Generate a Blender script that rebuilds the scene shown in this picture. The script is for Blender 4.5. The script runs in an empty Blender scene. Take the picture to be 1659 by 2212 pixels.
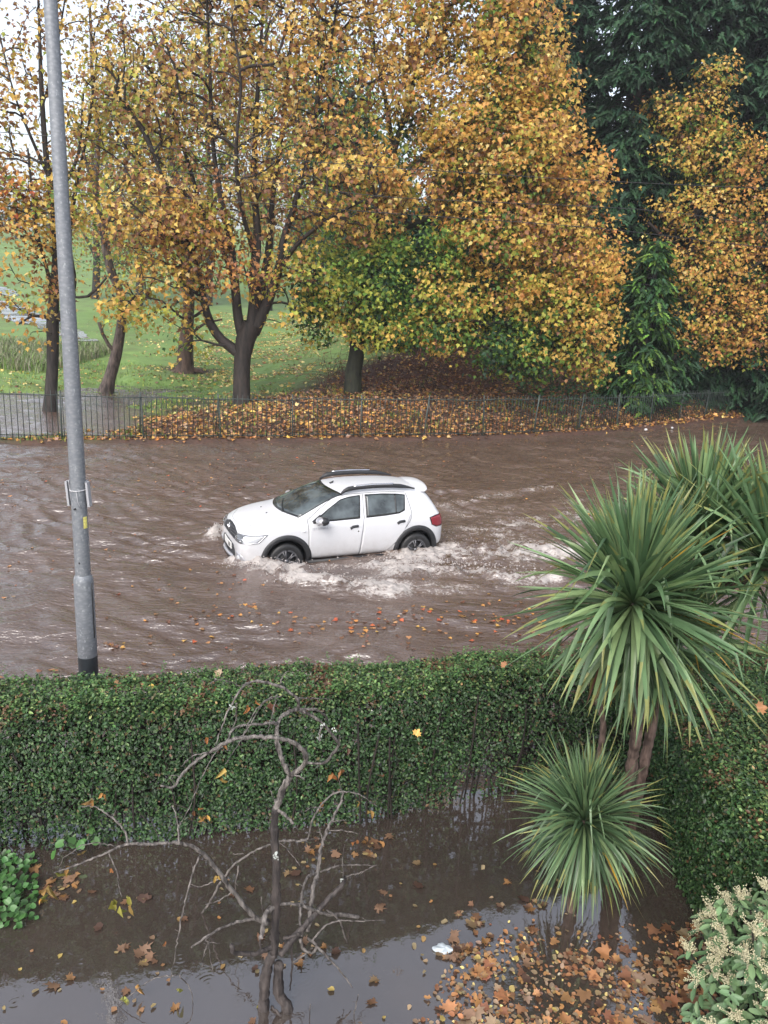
import bpy, math, random
import numpy as np
from mathutils import Vector, Matrix
from mathutils.bvhtree import BVHTree

random.seed(5)
rng = np.random.default_rng(7)
R = math.radians
S = bpy.context.scene
COL = S.collection

# ------------------------------------------------------------------ camera
H = 4.7
PITCH = R(16)
F = 1609.0
UC, VC = 829.5, 1106.0
cam_d = bpy.data.cameras.new('camera')
cam = bpy.data.objects.new('camera', cam_d)
COL.objects.link(cam)
cam.location = (0, 0, H)
ROLL = R(3.3)
cam.rotation_euler = (Matrix.Rotation(R(90) - PITCH, 3, 'X') @ Matrix.Rotation(ROLL, 3, 'Z')).to_euler()
cam_d.sensor_fit = 'VERTICAL'
cam_d.sensor_height = 36
cam_d.lens = F / 2212 * 36
cam_d.clip_start = 0.05
cam_d.clip_end = 3000
S.camera = cam

# ------------------------------------------------------------------ world, sun, exposure
SUN_EL, SUN_AZ = R(48), R(200)
w = bpy.data.worlds.new('World')
S.world = w
w.use_nodes = True
nt = w.node_tree
nt.nodes.clear()
o_ = nt.nodes.new('ShaderNodeOutputWorld')
bg = nt.nodes.new('ShaderNodeBackground')
sky = nt.nodes.new('ShaderNodeTexSky')
sky.sky_type = 'NISHITA'
sky.sun_disc = False
sky.sun_elevation = SUN_EL
sky.sun_rotation = SUN_AZ
sky.air_density = 1.2
sky.dust_density = 5
sky.ozone_density = 2
hs = nt.nodes.new('ShaderNodeHueSaturation')
hs.inputs['Saturation'].default_value = 0.5
# thin uneven cloud cover
tc = nt.nodes.new('ShaderNodeTexCoord')
nz = nt.nodes.new('ShaderNodeTexNoise')
nz.inputs['Scale'].default_value = 2.2
nz.inputs['Detail'].default_value = 5
mr = nt.nodes.new('ShaderNodeMapRange')
mr.inputs[1].default_value = 0.3
mr.inputs[2].default_value = 0.7
mr.inputs[3].default_value = 0.8
mr.inputs[4].default_value = 1.2
mx = nt.nodes.new('ShaderNodeVectorMath')
mx.operation = 'SCALE'
nt.links.new(sky.outputs[0], hs.inputs['Color'])
nt.links.new(tc.outputs['Generated'], nz.inputs['Vector'])
nt.links.new(nz.outputs[0], mr.inputs[0])
nt.links.new(hs.outputs[0], mx.inputs[0])
nt.links.new(mr.outputs[0], mx.inputs['Scale'])
sxyz = nt.nodes.new('ShaderNodeSeparateXYZ')
mh_ = nt.nodes.new('ShaderNodeMapRange')
mh_.inputs[1].default_value = 0.0
mh_.inputs[2].default_value = 0.75
mh_.inputs[3].default_value = 1.75
mh_.inputs[4].default_value = 0.85
nt.links.new(tc.outputs['Generated'], sxyz.inputs[0])
nt.links.new(sxyz.outputs['Z'], mh_.inputs[0])
mx2 = nt.nodes.new('ShaderNodeVectorMath')
mx2.operation = 'SCALE'
nt.links.new(mx.outputs[0], mx2.inputs[0])
nt.links.new(mh_.outputs[0], mx2.inputs['Scale'])
nt.links.new(mx2.outputs[0], bg.inputs['Color'])
bg.inputs['Strength'].default_value = 0.15
nt.links.new(bg.outputs[0], o_.inputs[0])
sd = bpy.data.lights.new('sun', 'SUN')
sd.energy = 0.5
sd.angle = R(25)
sd.color = (1, 0.97, 0.93)
so = bpy.data.objects.new('sun', sd)
COL.objects.link(so)
so.rotation_euler = (R(90) - SUN_EL, 0, R(180) - SUN_AZ)
so.location = (0, 0, 50)
S.view_settings.view_transform = 'Standard'
S.view_settings.look = 'None'
S.view_settings.gamma = 1
S.view_settings.exposure = 0.95
S.render.engine = 'CYCLES'
S.cycles.max_bounces = 6
S.cycles.transparent_max_bounces = 6
S.cycles.caustics_reflective = False
S.cycles.caustics_refractive = False


# ------------------------------------------------------------------ placing helpers
CP, SP = math.cos(PITCH), math.sin(PITCH)
CR, SR = math.cos(ROLL), math.sin(ROLL)
def ray(u, v):
    a0 = (u - UC) / F
    b0 = (VC - v) / F
    a = a0 * CR - b0 * SR
    b = a0 * SR + b0 * CR
    return np.array([a, CP + b * SP, -SP + b * CP])
def WY(u, v, Y):
    d = ray(u, v)
    return np.array([0, 0, H]) + d * (Y / d[1])
def WZ(u, v, z=0.0):
    d = ray(u, v)
    return np.array([0, 0, H]) + d * ((z - H) / d[2])
def mpp(Y, z=1.0):
    return (Y * CP + (H - z) * SP) / F

def hash2(ix, iy, s):
    n = (ix.astype(np.int64) * 374761393 + iy.astype(np.int64) * 668265263 + s * 974634777) & 0xffffffff
    n = ((n ^ (n >> 13)) * 1274126177) & 0xffffffff
    n = n ^ (n >> 16)
    return (n & 0xffff) / 65535.0
def vnoise(x, y, s=0):
    x = np.asarray(x, float); y = np.asarray(y, float)
    ix = np.floor(x); iy = np.floor(y)
    fx = x - ix; fy = y - iy
    fx = fx * fx * (3 - 2 * fx); fy = fy * fy * (3 - 2 * fy)
    a = hash2(ix, iy, s); b = hash2(ix + 1, iy, s); c = hash2(ix, iy + 1, s); d = hash2(ix + 1, iy + 1, s)
    return (a * (1 - fx) + b * fx) * (1 - fy) + (c * (1 - fx) + d * fx) * fy
def fbm(x, y, s=0, o=4):
    t = 0; a = 0.5; n = 0
    for k in range(o):
        t = t + a * vnoise(x * 2 ** k, y * 2 ** k, s + k * 17); n += a; a *= 0.5
    return t / n
def sstep(a, b, x):
    t = np.clip((np.asarray(x, float) - a) / (b - a), 0, 1)
    return t * t * (3 - 2 * t)
def unit(v):
    v = np.asarray(v, float)
    return v / np.maximum(np.linalg.norm(v, axis=-1, keepdims=True), 1e-9)

# ------------------------------------------------------------------ mesh helpers
class Geo:
    def __init__(s):
        s.V = []; s.F = []; s.n = 0
    def add(s, V, Fs, tint=None, mi=0):
        """Fs: list of int arrays (n,k); tint: (3,) or per-face list matching Fs"""
        V = np.asarray(V, float).reshape(-1, 3)
        for i, f in enumerate(Fs):
            f = np.asarray(f, np.int64)
            if f.ndim == 1: f = f[None]
            if len(f) == 0: continue
            t = None
            if tint is not None:
                t = np.asarray(tint[i] if isinstance(tint, list) else tint, float)
                if t.ndim == 1: t = np.repeat(t[None], len(f), 0)
            s.F.append((f + s.n, t, mi))
        s.V.append(V); s.n += len(V)
    def mesh(s, name, mats, smooth=True):
        V = np.concatenate(s.V) if s.V else np.zeros((0, 3))
        me = bpy.data.meshes.new(name)
        me.vertices.add(len(V)); me.vertices.foreach_set('co', V.astype(np.float32).ravel())
        loops = np.concatenate([f.ravel() for f, _, _ in s.F])
        tot = np.concatenate([np.full(len(f), f.shape[1]) for f, _, _ in s.F])
        mi = np.concatenate([np.full(len(f), m) for f, _, m in s.F])
        me.loops.add(len(loops)); me.loops.foreach_set('vertex_index', loops.astype(np.int32))
        st = np.concatenate([[0], np.cumsum(tot)[:-1]])
        me.polygons.add(len(tot)); me.polygons.foreach_set('loop_start', st.astype(np.int32))
        me.polygons.foreach_set('material_index', mi.astype(np.int32))
        me.polygons.foreach_set('use_smooth', np.full(len(tot), smooth))
        for m in (mats if isinstance(mats, (list, tuple)) else [mats]): me.materials.append(m)
        me.update(calc_edges=True)
        if any(t is not None for _, t, _ in s.F):
            at = me.attributes.new('tint', 'FLOAT_COLOR', 'FACE')
            c = np.concatenate([np.concatenate([t if t is not None else np.ones((len(f), 3)), np.ones((len(f), 1))], 1) for f, t, _ in s.F])
            at.data.foreach_set('color', c.astype(np.float32).ravel())
        return me
    def obj(s, name, mats, parent=None, smooth=True):
        o = bpy.data.objects.new(name, s.mesh(name, mats, smooth)); COL.objects.link(o)
        if parent is not None: o.parent = parent
        return o

def tag(o, label=None, cat=None, group=None, kind=None):
    if label: o['label'] = label
    if cat: o['category'] = cat
    if group: o['group'] = group
    if kind: o['kind'] = kind
    return o
def empty(name, label, cat, loc=(0, 0, 0), group=None, rz=0):
    o = bpy.data.objects.new(name, None); COL.objects.link(o)
    o.location = loc; o.rotation_euler = (0, 0, rz); o.empty_display_size = 0.2
    return tag(o, label, cat, group)
def keep(o, parent):
    """parent without moving: children meshes are written in world space while the empty has a location"""
    o.parent = parent
    o.matrix_parent_inverse = Matrix.Translation(parent.location).inverted()
    return o

def tube(g, P, rad, n=6, tint=None, cap=True, mi=0, flat=1.0):
    P = np.asarray(P, float); m = len(P)
    rad = np.broadcast_to(np.asarray(rad, float), (m,))
    T = np.gradient(P, axis=0); T = unit(T)
    ref = np.array([0, 0, 1.0]) if abs(T[0][2]) < 0.9 else np.array([1.0, 0, 0])
    A = unit(np.cross(T, ref)); 
    for i in range(1, m):
        if np.dot(A[i], A[i - 1]) < 0: A[i] = -A[i]
    B = np.cross(T, A)
    th = np.arange(n) * 2 * math.pi / n
    V = P[:, None] + rad[:, None, None] * (np.cos(th)[None, :, None] * A[:, None] + flat * np.sin(th)[None, :, None] * B[:, None])
    V = V.reshape(-1, 3)
    i = np.arange(m - 1)[:, None] * n; j = np.arange(n)[None]; k = (j + 1) % n
    Q = np.stack([i + j, i + k, i + n + k, i + n + j], -1).reshape(-1, 4)
    Fs = [Q]
    if cap: Fs += [np.arange(n)[::-1][None], (np.arange(n) + (m - 1) * n)[None]]
    g.add(V, Fs, tint, mi)
def box(g, c, s, rz=0, tint=None, mi=0, M=None):
    c = np.asarray(c, float); s = np.asarray(s, float) / 2
    V = np.array([[x, y, z] for x in (-1, 1) for y in (-1, 1) for z in (-1, 1)]) * s
    if rz:
        ca, sa = math.cos(rz), math.sin(rz)
        V = V @ np.array([[ca, sa, 0], [-sa, ca, 0], [0, 0, 1]])
    if M is not None: V = V @ np.asarray(M).T
    g.add(V + c, [np.array([[0, 1, 3, 2], [4, 6, 7, 5], [0, 4, 5, 1], [2, 3, 7, 6], [0, 2, 6, 4], [1, 5, 7, 3]])], tint, mi)
def smoothline(P, step):
    """Catmull-Rom through points (any columns)"""
    P = np.asarray(P, float)
    if len(P) < 3:
        n = max(2, int(np.linalg.norm(P[-1][:3] - P[0][:3]) / step) + 1)
        t = np.linspace(0, 1, n)[:, None]
        return P[0] * (1 - t) + P[-1] * t
    Q = np.vstack([2 * P[0] - P[1], P, 2 * P[-1] - P[-2]])
    out = []
    for i in range(1, len(Q) - 2):
        n = max(1, int(np.linalg.norm(Q[i + 1][:3] - Q[i][:3]) / step))
        for t in np.arange(n) / n:
            a, b, c, d = Q[i - 1:i + 3]
            out.append(0.5 * ((2 * b) + (c - a) * t + (2 * a - 5 * b + 4 * c - d) * t * t + (3 * b - a - 3 * c + d) * t ** 3))
    out.append(P[-1])
    return np.array(out)

# leaf outlines: (x across, y along), faces are the two halves, folded on the midrib
def halves(right):
    r = [(0, 0)] + right + [(0, 1)]
    n = len(r)
    pts = r + [(-x, y) for x, y in right]
    fr = list(range(n))
    fl = [0, n - 1] + [n + i for i in range(len(right))][::-1]
    return np.array(pts), [fr, fl]
T_MAPLE = halves([(.30, -.06), (.26, .14), (.56, .40), (.27, .50)])
T_MAPLE5 = halves([(.16, .02), (.40, -.12), (.34, .10), (.66, .30), (.44, .38), (.50, .66), (.24, .58), (.17, .82)])
T_OVAL = halves([(.26, .28), (.26, .68)])
def jit(t, k, a=.06):
    r_ = np.random.default_rng(k); q = t[0].copy(); q[1:] += r_.normal(0, a, q[1:].shape); q[len(q) // 2] += 0; return q, t[1]
T_LANCE = halves([(.13, .25), (.12, .65)])
T_SPRAY = halves([(.15, .12), (.06, .2), (.24, .38), (.08, .42), (.2, .66), (.06, .66), (.1, .86)])
def leaves(g, P, N, T, size, tint, tpl=T_MAPLE, fold=.3, curl=0.25, mi=0):
    pts, fs = tpl
    P = np.asarray(P, float); n = len(P)
    N = unit(N); T = unit(T - N * (T * N).sum(-1, keepdims=True)); X = np.cross(T, N)
    size = np.broadcast_to(np.asarray(size, float), (n,))
    x = pts[:, 0]; y = pts[:, 1]
    cf = rng.uniform(.3, 1, n) * curl; ff = rng.uniform(.2, 1.2, n) * fold
    z = ff[:, None] * np.abs(x)[None] - cf[:, None] * (y ** 2)[None]
    V = P[:, None] + size[:, None, None] * (x[None, :, None] * X[:, None] + y[None, :, None] * T[:, None] + z[:, :, None] * N[:, None])
    k = len(pts)
    Fs = [np.arange(n)[:, None] * k + np.array(f)[None] for f in fs]
    g.add(V.reshape(-1, 3), Fs, [tint, tint], mi)
def rdir(n):
    return unit(rng.normal(size=(n, 3)))

# ------------------------------------------------------------------ material helpers
def newmat(name):
    m = bpy.data.materials.new(name); m.use_nodes = True
    return m, m.node_tree, m.node_tree.nodes['Principled BSDF']
def noise(nt, scale, detail=3, vec=None, rough=.55, sc3=None):
    n = nt.nodes.new('ShaderNodeTexNoise'); n.inputs['Scale'].default_value = scale; n.inputs['Detail'].default_value = detail
    n.inputs['Roughness'].default_value = rough
    g = nt.nodes.new('ShaderNodeNewGeometry') if vec is None else None
    src = g.outputs['Position'] if vec is None else vec
    if sc3:
        mp = nt.nodes.new('ShaderNodeMapping'); mp.inputs['Scale'].default_value = sc3
        nt.links.new(src, mp.inputs[0]); src = mp.outputs[0]
    nt.links.new(src, n.inputs['Vector'])
    return n.outputs[0]
def ramp(nt, fac, stops):
    r = nt.nodes.new('ShaderNodeValToRGB'); e = r.color_ramp.elements
    while len(e) < len(stops): e.new(.5)
    for k, (p, c) in enumerate(stops): e[k].position = p; e[k].color = (*c, 1)
    nt.links.new(fac, r.inputs[0])
    return r.outputs[0]
def mixc(nt, fac, a, b, mode='MIX'):
    m = nt.nodes.new('ShaderNodeMixRGB'); m.blend_type = mode
    for i, v in ((0, fac), (1, a), (2, b)):
        if hasattr(v, 'links') or isinstance(v, bpy.types.NodeSocket): nt.links.new(v, m.inputs[i])
        else: m.inputs[i].default_value = v if i == 0 else (*v, 1)
    return m.outputs[0]
def bump(nt, b, h, strength, dist, normal=None):
    n = nt.nodes.new('ShaderNodeBump'); n.inputs['Strength'].default_value = strength; n.inputs['Distance'].default_value = dist
    nt.links.new(h, n.inputs['Height'])
    if normal is not None: nt.links.new(normal, n.inputs['Normal'])
    if b is not None: nt.links.new(n.outputs[0], b.inputs['Normal'])
    return n.outputs[0]
def plain(name, col, rough=.5, metal=0, spec=.5, nscale=None, namp=.15, bumpd=0):
    m, nt, b = newmat(name)
    b.inputs['Roughness'].default_value = rough; b.inputs['Metallic'].default_value = metal
    b.inputs['Specular IOR Level'].default_value = spec
    c = np.array(col)
    if nscale:
        f = noise(nt, nscale, 4)
        cc = ramp(nt, f, [(.3, tuple(c * (1 - namp))), (.7, tuple(np.minimum(c * (1 + namp), 1)))])
        nt.links.new(cc, b.inputs['Base Color'])
        if bumpd: bump(nt, b, f, 1, bumpd)
    else: b.inputs['Base Color'].default_value = (*col, 1)
    return m
def leafmat(name, transl=.35, rough=.5, spec=.35, amp=.25, nscale=3.0):
    m, nt, b = newmat(name)
    a = nt.nodes.new('ShaderNodeAttribute'); a.attribute_name = 'tint'
    f = noise(nt, nscale, 3)
    v = ramp(nt, f, [(.3, (1 - amp,) * 3), (.7, (1 + amp * .6,) * 3)])
    c = mixc(nt, 1.0, a.outputs['Color'], v, 'MULTIPLY')
    nt.links.new(c, b.inputs['Base Color'])
    b.inputs['Roughness'].default_value = rough; b.inputs['Specular IOR Level'].default_value = spec
    tr = nt.nodes.new('ShaderNodeBsdfTranslucent'); nt.links.new(c, tr.inputs[0])
    mx = nt.nodes.new('ShaderNodeMixShader'); mx.inputs[0].default_value = transl
    out = nt.nodes['Material Output']
    nt.links.new(b.outputs[0], mx.inputs[1]); nt.links.new(tr.outputs[0], mx.inputs[2]); nt.links.new(mx.outputs[0], out.inputs[0])
    return m
M_LEAF = leafmat('autumn_leaf', .42)
M_EVER = leafmat('evergreen_foliage', .15, .6, .25)
M_HEDGE = leafmat('privet_leaf', .2, .42, .4, .3, 6.0)
M_SWORD = leafmat('sword_leaf', .15, .38, .5, .15, 8.0)
M_LITTER = leafmat('wet_fallen_leaf', .1, .35, .5, .3, 9.0)
def bark(name, c1, c2, sc=8, rough=.75):
    m, nt, b = newmat(name)
    f = noise(nt, sc, 5, sc3=(1, 1, .25))
    nt.links.new(ramp(nt, f, [(.35, c1), (.65, c2)]), b.inputs['Base Color'])
    b.inputs['Roughness'].default_value = rough
    bump(nt, b, f, 1, .03)
    return m
M_BARK = bark('wet_bark', (.012, .010, .009), (.042, .032, .028))
M_BARK_RED = bark('red_brown_bark', (.03, .018, .014), (.10, .06, .045), 7)
M_BIRCH = bark('birch_bark', (.025, .018, .016), (.17, .13, .115), 9)
M_IVYBARK = bark('ivy_clad_bark', (.010, .011, .008), (.030, .034, .018), 9)

PAL = {'Y': (.69, .48, .115), 'y': (.75, .58, .23), 'K': (.64, .375, .10), 'O': (.62, .29, .085), 'B': (.22, .105, .06), 'b': (.38, .19, .085), 'G': (.045, .11, .03),
       'g': (.15, .27, .05), 'L': (.42, .45, .08), 'D': (.022, .058, .03), 'd': (.035, .085, .038), 'R': (.5, .12, .05)}
def pick(pal, n):
    """pal like 'YYYKKB': letters are drawn with equal chance"""
    a = np.array([PAL[c] for c in pal]); return a[rng.integers(0, len(a), n)]
def vary(c, amt=.15):
    n = len(c)
    return np.clip(c * (1 + rng.normal(0, amt, (n, 1))) * (1 + rng.normal(0, amt * .25, (n, 3))), .004, .85)

# ------------------------------------------------------------------ terrain
_sh = [WZ(u, v, 0) for u, v in ((-400, 957), (0, 957), (500, 955), (900, 951), (1100, 946), (1300, 936), (1450, 921), (1659, 899), (1900, 880))]
SX = np.array([p[0] for p in _sh]); SYY = np.array([p[1] for p in _sh])
def shore(x):
    x = np.asarray(x, float)
    y = np.interp(x, SX, SYY)
    return y + np.where(x > SX[-1], (x - SX[-1]) * .45, 0)
def puddle(x, y):
    """1 inside the park flood pools on the left"""
    def bl(cx, cy, rx, ry, k=0): return np.exp(-(((x - cx - k * (y - cy)) / (rx * 1.25)) ** 2 + ((y - cy) / (ry * 1.25)) ** 2))
    a = 1.15 * bl(-14.2, 28.6, 3.4, 2.9) + 1.1 * bl(-17.5, 26.2, 4, 2.4) + .9 * bl(-11.6, 31.6, 2.0, 1.3) + .95 * bl(-10.0, 35.0, 2.3, 1.2) + .8 * bl(-14.6, 39.2, .9, 3.2, -.25) + .7 * bl(-12.6, 33.6, 1.4, 2.0)
    a = a + 1.2 * bl(-14.5, 24.6, 4.2, 3.0)
    return a + (fbm(x * 1.1, y * 1.3, 3) - .5) * 1.5
def seam(x):
    return 6.22 + .225 * np.clip(x, -5, 8)
def tz(x, y):
    x = np.asarray(x, float); y = np.asarray(y, float)
    s = y - shore(x)
    A = sstep(-11, -5.5, x)
    sl = np.interp(x, [-8, -5, -1, 5, 12, 20], [.05, .06, .12, .22, .26, .26])
    bank = .09 + A * sl * np.clip(s, 0, 12) + A * .02 * np.clip(s - 12, 0, 30)
    left = .07 + .012 * np.clip(s, 0, 20) + .14 * sstep(13, 19, s)
    land = left * (1 - A) + bank * A
    land = land + (fbm(x * .35, y * .35, 9) - .5) * .12 * sstep(2, 8, s)
    land = land - np.clip(puddle(x, y) - .17, 0, .6) * .45 * sstep(.5, 1.4, s)
    far = np.interp(y, [40, 60, 90, 120, 170, 260, 420], [0, .9, 3.3, 7.8, 16.5, 24, 30]) * (.85 + .3 * fbm(x * .012, y * .012, 21)) * (1 + .002 * x)
    land = land + far
    road = -.26 + .05 * sstep(-1.2, 0, s)
    gard = -.14
    low = np.where(y < seam(x), gard, road)
    return np.where(s < 0, low + (land - low) * sstep(-.25, 0, s), land)
xs = np.unique(np.concatenate([np.linspace(-420, -45, 40), np.linspace(-45, -26, 30), np.linspace(-26, 24, 260), np.linspace(24, 60, 50), np.linspace(60, 420, 36)]))
ys = np.unique(np.concatenate([np.linspace(-30, 3, 10), np.linspace(3, 19, 36), np.linspace(19, 46, 220), np.linspace(46, 90, 60), np.linspace(90, 460, 60)]))
def gridmesh(xs, ys, zf, warp=None):
    X, Y = np.meshgrid(xs, ys)
    if warp is not None: Y = Y + warp(X, Y)
    Z = zf(X, Y)
    nx, ny = len(xs), len(ys)
    V = np.stack([X, Y, Z], -1).reshape(-1, 3)
    i = (np.arange(ny - 1)[:, None] * nx + np.arange(nx - 1)[None]).ravel()
    return V, np.stack([i, i + 1, i + nx + 1, i + nx], -1)
V, Q = gridmesh(xs, ys, tz)
g = Geo(); g.add(V, [Q])
m, nt, b = newmat('park_ground')
at = nt.nodes.new('ShaderNodeAttribute'); at.attribute_name = 'soil'
n1 = noise(nt, 1.6, 6); n2 = noise(nt, 14, 4); n3 = noise(nt, .08, 3)
grass = mixc(nt, .6, ramp(nt, n1, [(.3, (.11, .20, .045)), (.7, (.20, .33, .08))]), ramp(nt, n3, [(.35, (.14, .25, .055)), (.65, (.25, .38, .10))]))
grass = mixc(nt, .35, grass, ramp(nt, n2, [(.3, (.03, .07, .02)), (.7, (.13, .2, .06))]))
soil = mixc(nt, .5, ramp(nt, n2, [(.3, (.022, .015, .012)), (.7, (.10, .045, .028))]), ramp(nt, n1, [(.35, (.03, .02, .016)), (.65, (.09, .045, .03))]))
n4 = noise(nt, .45, 4)
grass = mixc(nt, ramp(nt, n4, [(.45, (0, 0, 0)), (.72, (.55, .55, .55))]), grass, (.10, .095, .04))
nt.links.new(mixc(nt, at.outputs['Fac'], grass, soil), b.inputs['Base Color'])
b.inputs['Roughness'].default_value = .7
bump(nt, b, n2, .6, .05)
M_GROUND = m
ground = g.obj('ground', M_GROUND); tag(ground, kind='structure')
sA = sstep(-12, -8, V[:, 0]); s_ = V[:, 1] - shore(V[:, 0])
nn = fbm(V[:, 0] * .5, V[:, 1] * .5, 31)
soilv = np.clip(sA * (1 - sstep(5, 9.5, s_ + (nn - .5) * 5 - np.clip(V[:, 0] + 5.5, 0, 7) * 1.5)), 0, 1)
soilv = np.maximum(soilv, 1 - sstep(-.2, 1.2, s_ + (nn - .5)))
dmp = np.exp(-(((V[:, 0] + 10.9) / 1.5) ** 2 + ((V[:, 1] - 40.2) / 1.0) ** 2)); soilv = np.maximum(soilv, np.clip(dmp * 1.5, 0, 1))
a_ = ground.data.attributes.new('soil', 'FLOAT', 'POINT'); a_.data.foreach_set('value', soilv.astype(np.float32))

# ------------------------------------------------------------------ flood water
CARP = WZ(761, 1206, 0); 
foam_lines = [  # pixel polyline, width in m, strength
    ([(520, 1212), (560, 1222), (640, 1245), (740, 1262), (850, 1270)], .38, 1.15),
    ([(550, 1222), (610, 1232), (660, 1236)], .28, 1.2),
    ([(700, 1222), (800, 1218), (880, 1212)], .22, .8),
    ([(850, 1235), (960, 1232), (1060, 1240), (1180, 1246)], .40, 1.0),
    ([(870, 1200), (940, 1195), (1060, 1190), (1200, 1190), (1350, 1195)], .75, .95),
    ([(980, 1160), (1060, 1145), (1200, 1125), (1400, 1110)], 1.0, .58), ([(960, 1110), (1080, 1095), (1250, 1080)], .8, .38), ([(860, 1262), (980, 1270), (1120, 1262)], .4, .5),
    ([(960, 1095), (1060, 1070), (1190, 1050)], .35, .6),
    ([(458, 1156), (478, 1150), (492, 1150)], .22, 1.1)]
def seg_d(x, y, P):
    best = np.full(x.shape, 1e9)
    for a, b2 in zip(P[:-1], P[1:]):
        d = b2[:2] - a[:2]; L = d @ d
        t = np.clip(((x - a[0]) * d[0] + (y - a[1]) * d[1]) / L, 0, 1)
        best = np.minimum(best, np.hypot(x - a[0] - t * d[0], y - a[1] - t * d[1]))
    return best
FP = [([WZ(u, v, .03) for u, v in l], w_, s2) for l, w_, s2 in foam_lines]
def foam_env(x, y):
    e = np.zeros(x.shape)
    for P, w_, s2 in FP:
        e = np.maximum(e, s2 * np.exp(-(seg_d(x, y, P) / w_) ** 2))
    return e
wv = []
for k in range(26):
    lam = 0.16 * 1.11 ** k
    th = rng.normal(R(100), R(24)); wv.append((2 * math.pi / lam, th, rng.uniform(0, 6.28), .0125 * lam ** .9 * (1 if lam < .5 else .4)))
def water_z(x, y):
    s = y - shore(x)
    calm = 1 - .3 * sstep(-.6, .4, s)
    z = np.zeros(x.shape)
    amp = .55 + 1.0 * sstep(.42, .62, fbm(x * .16, y * .22, 77) + .22 * np.exp(-(((x + 10) / 4.5) ** 2 + ((y - 18) / 5.5) ** 2)) + .24 * np.exp(-(((x + 2.3) / 2.6) ** 2 + ((y - 22) / 2) ** 2)))
    wx = x + 1.2 * (fbm(x * .5, y * .5, 51) - .5); wy = y + 1.2 * (fbm(x * .5 + 9, y * .5, 52) - .5)
    for kk, th, ph, a in wv:
        z += a * np.sin(kk * (math.cos(th) * wx + math.sin(th) * wy) + ph)
    z *= amp * calm
    # bow and stern waves spreading from the car
    e = foam_env(x, y)
    ew = np.exp(-(np.hypot((x - CARP[0] - 1.2) / 5.5, (y - CARP[1] - .0) / 3.2)) ** 2)
    z += ew * .016 * np.sin((y - CARP[1]) * 9 + (x - CARP[0]) * 1.6 + 4 * fbm(x * .8, y * .8, 5)) * calm
    nr = 1 - sstep(7.5, 12, y - .25 * x)
    for k_, (lam, th, a) in enumerate(((.9, 1.75, .011), (.62, 1.45, .009), (1.3, 1.95, .012), (.75, 2.2, .007))):
        z += nr * a * np.sin(2 * math.pi / lam * (math.cos(th) * wx + math.sin(th) * wy) + k_)
    rg = np.abs(fbm(x * 3.2, y * 4.2, 91, 4) - .5) * 2
    z += np.clip(e, 0, 1.2) ** 1.3 * (.17 * (1 - rg) ** 2 - .045 + .05 * (fbm(x * 9, y * 11, 95, 3) - .5))
    for (u, v, hgt, rr) in ((575, 1222, .09, .26), (640, 1240, .05, .25), (905, 1210, .05, .3), (470, 1152, .09, .2)):
        p = WZ(u, v, 0); z += hgt * np.exp(-((x - p[0]) ** 2 + (y - p[1]) ** 2) / rr ** 2) * (.4 + 1.2 * fbm(x * 8, y * 8, 44))
    return z * sstep(0, .55, y - seam(x))
def prog(a, b, h0, gr):
    out = [a]; h = h0
    while out[-1] < b: out.append(out[-1] + h); h *= gr
    return np.array(out)
xs = np.unique(np.concatenate([-prog(8, 60, .08, 1.03), np.arange(-8, 8, .05), prog(8, 60, .08, 1.03)]))
ys = np.unique(np.concatenate([np.arange(6.15, 17.5, .05), prog(17.5, 41, .06, 1.01)]))
V, Q = gridmesh(xs, ys, water_z, lambda X, Y: (seam(X) - 6.15) * np.clip((30 - Y) / 20, 0, 1))
g = Geo(); g.add(V, [Q])
def watermat(name, c1, c2, rough, foam=True, bs=.05, bsc=(1, 1, 1)):
    m, nt, b = newmat(name)
    n1 = noise(nt, .7, 3)
    col = ramp(nt, n1, [(.3, c1), (.7, c2)])
    b.inputs['IOR'].default_value = 2.25 if foam else 3.0
    f1 = noise(nt, 9, 3, sc3=bsc); f2 = noise(nt, 34, 2, sc3=bsc)
    nb = bump(nt, None, f1, 1, bs)
    nb2 = bump(nt, b, f2, 1, bs * .22, nb)
    b.inputs['Roughness'].default_value = rough
    if foam:
        at = nt.nodes.new('ShaderNodeAttribute'); at.attribute_name = 'foam'
        fn = noise(nt, 16, 6, rough=.7)
        add = nt.nodes.new('ShaderNodeMath'); add.operation = 'MULTIPLY_ADD'
        nt.links.new(fn, add.inputs[0]); add.inputs[1].default_value = 2.0; nt.links.new(at.outputs['Fac'], add.inputs[2])
        mr = nt.nodes.new('ShaderNodeMapRange'); mr.inputs[1].default_value = 1.42; mr.inputs[2].default_value = 1.85
        nt.links.new(add.outputs[0], mr.inputs[0])
        silt = mixc(nt, at.outputs['Fac'], col, (.17, .125, .10))
        nt.links.new(mixc(nt, mr.outputs[0], silt, (.40, .36, .335)), b.inputs['Base Color'])
        m2 = nt.nodes.new('ShaderNodeMapRange'); m2.inputs[3].default_value = rough; m2.inputs[4].default_value = .6
        nt.links.new(mr.outputs[0], m2.inputs[0]); nt.links.new(m2.outputs[0], b.inputs['Roughness'])
    else: nt.links.new(col, b.inputs['Base Color'])
    return m
M_WATER = watermat('muddy_flood_water', (.088, .058, .045), (.118, .080, .063), .025, True, .035, (.5, 1.6, 1))
flood = g.obj('flood_water', M_WATER); tag(flood, kind='structure')
e = foam_env(V[:, 0], V[:, 1])
rdg = 1 - np.abs(fbm(V[:, 0] * 3.2, V[:, 1] * 4.6, 61, 5) - .5) * 5
fo = np.clip(e * (.18 + .62 * np.clip(rdg, 0, 1) + .55 * sstep(.4, .7, fbm(V[:, 0] * 1.5, V[:, 1] * 2.2, 62))), 0, 1.0)
a_ = flood.data.attributes.new('foam', 'FLOAT', 'POINT'); a_.data.foreach_set('value', fo.astype(np.float32))
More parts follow.
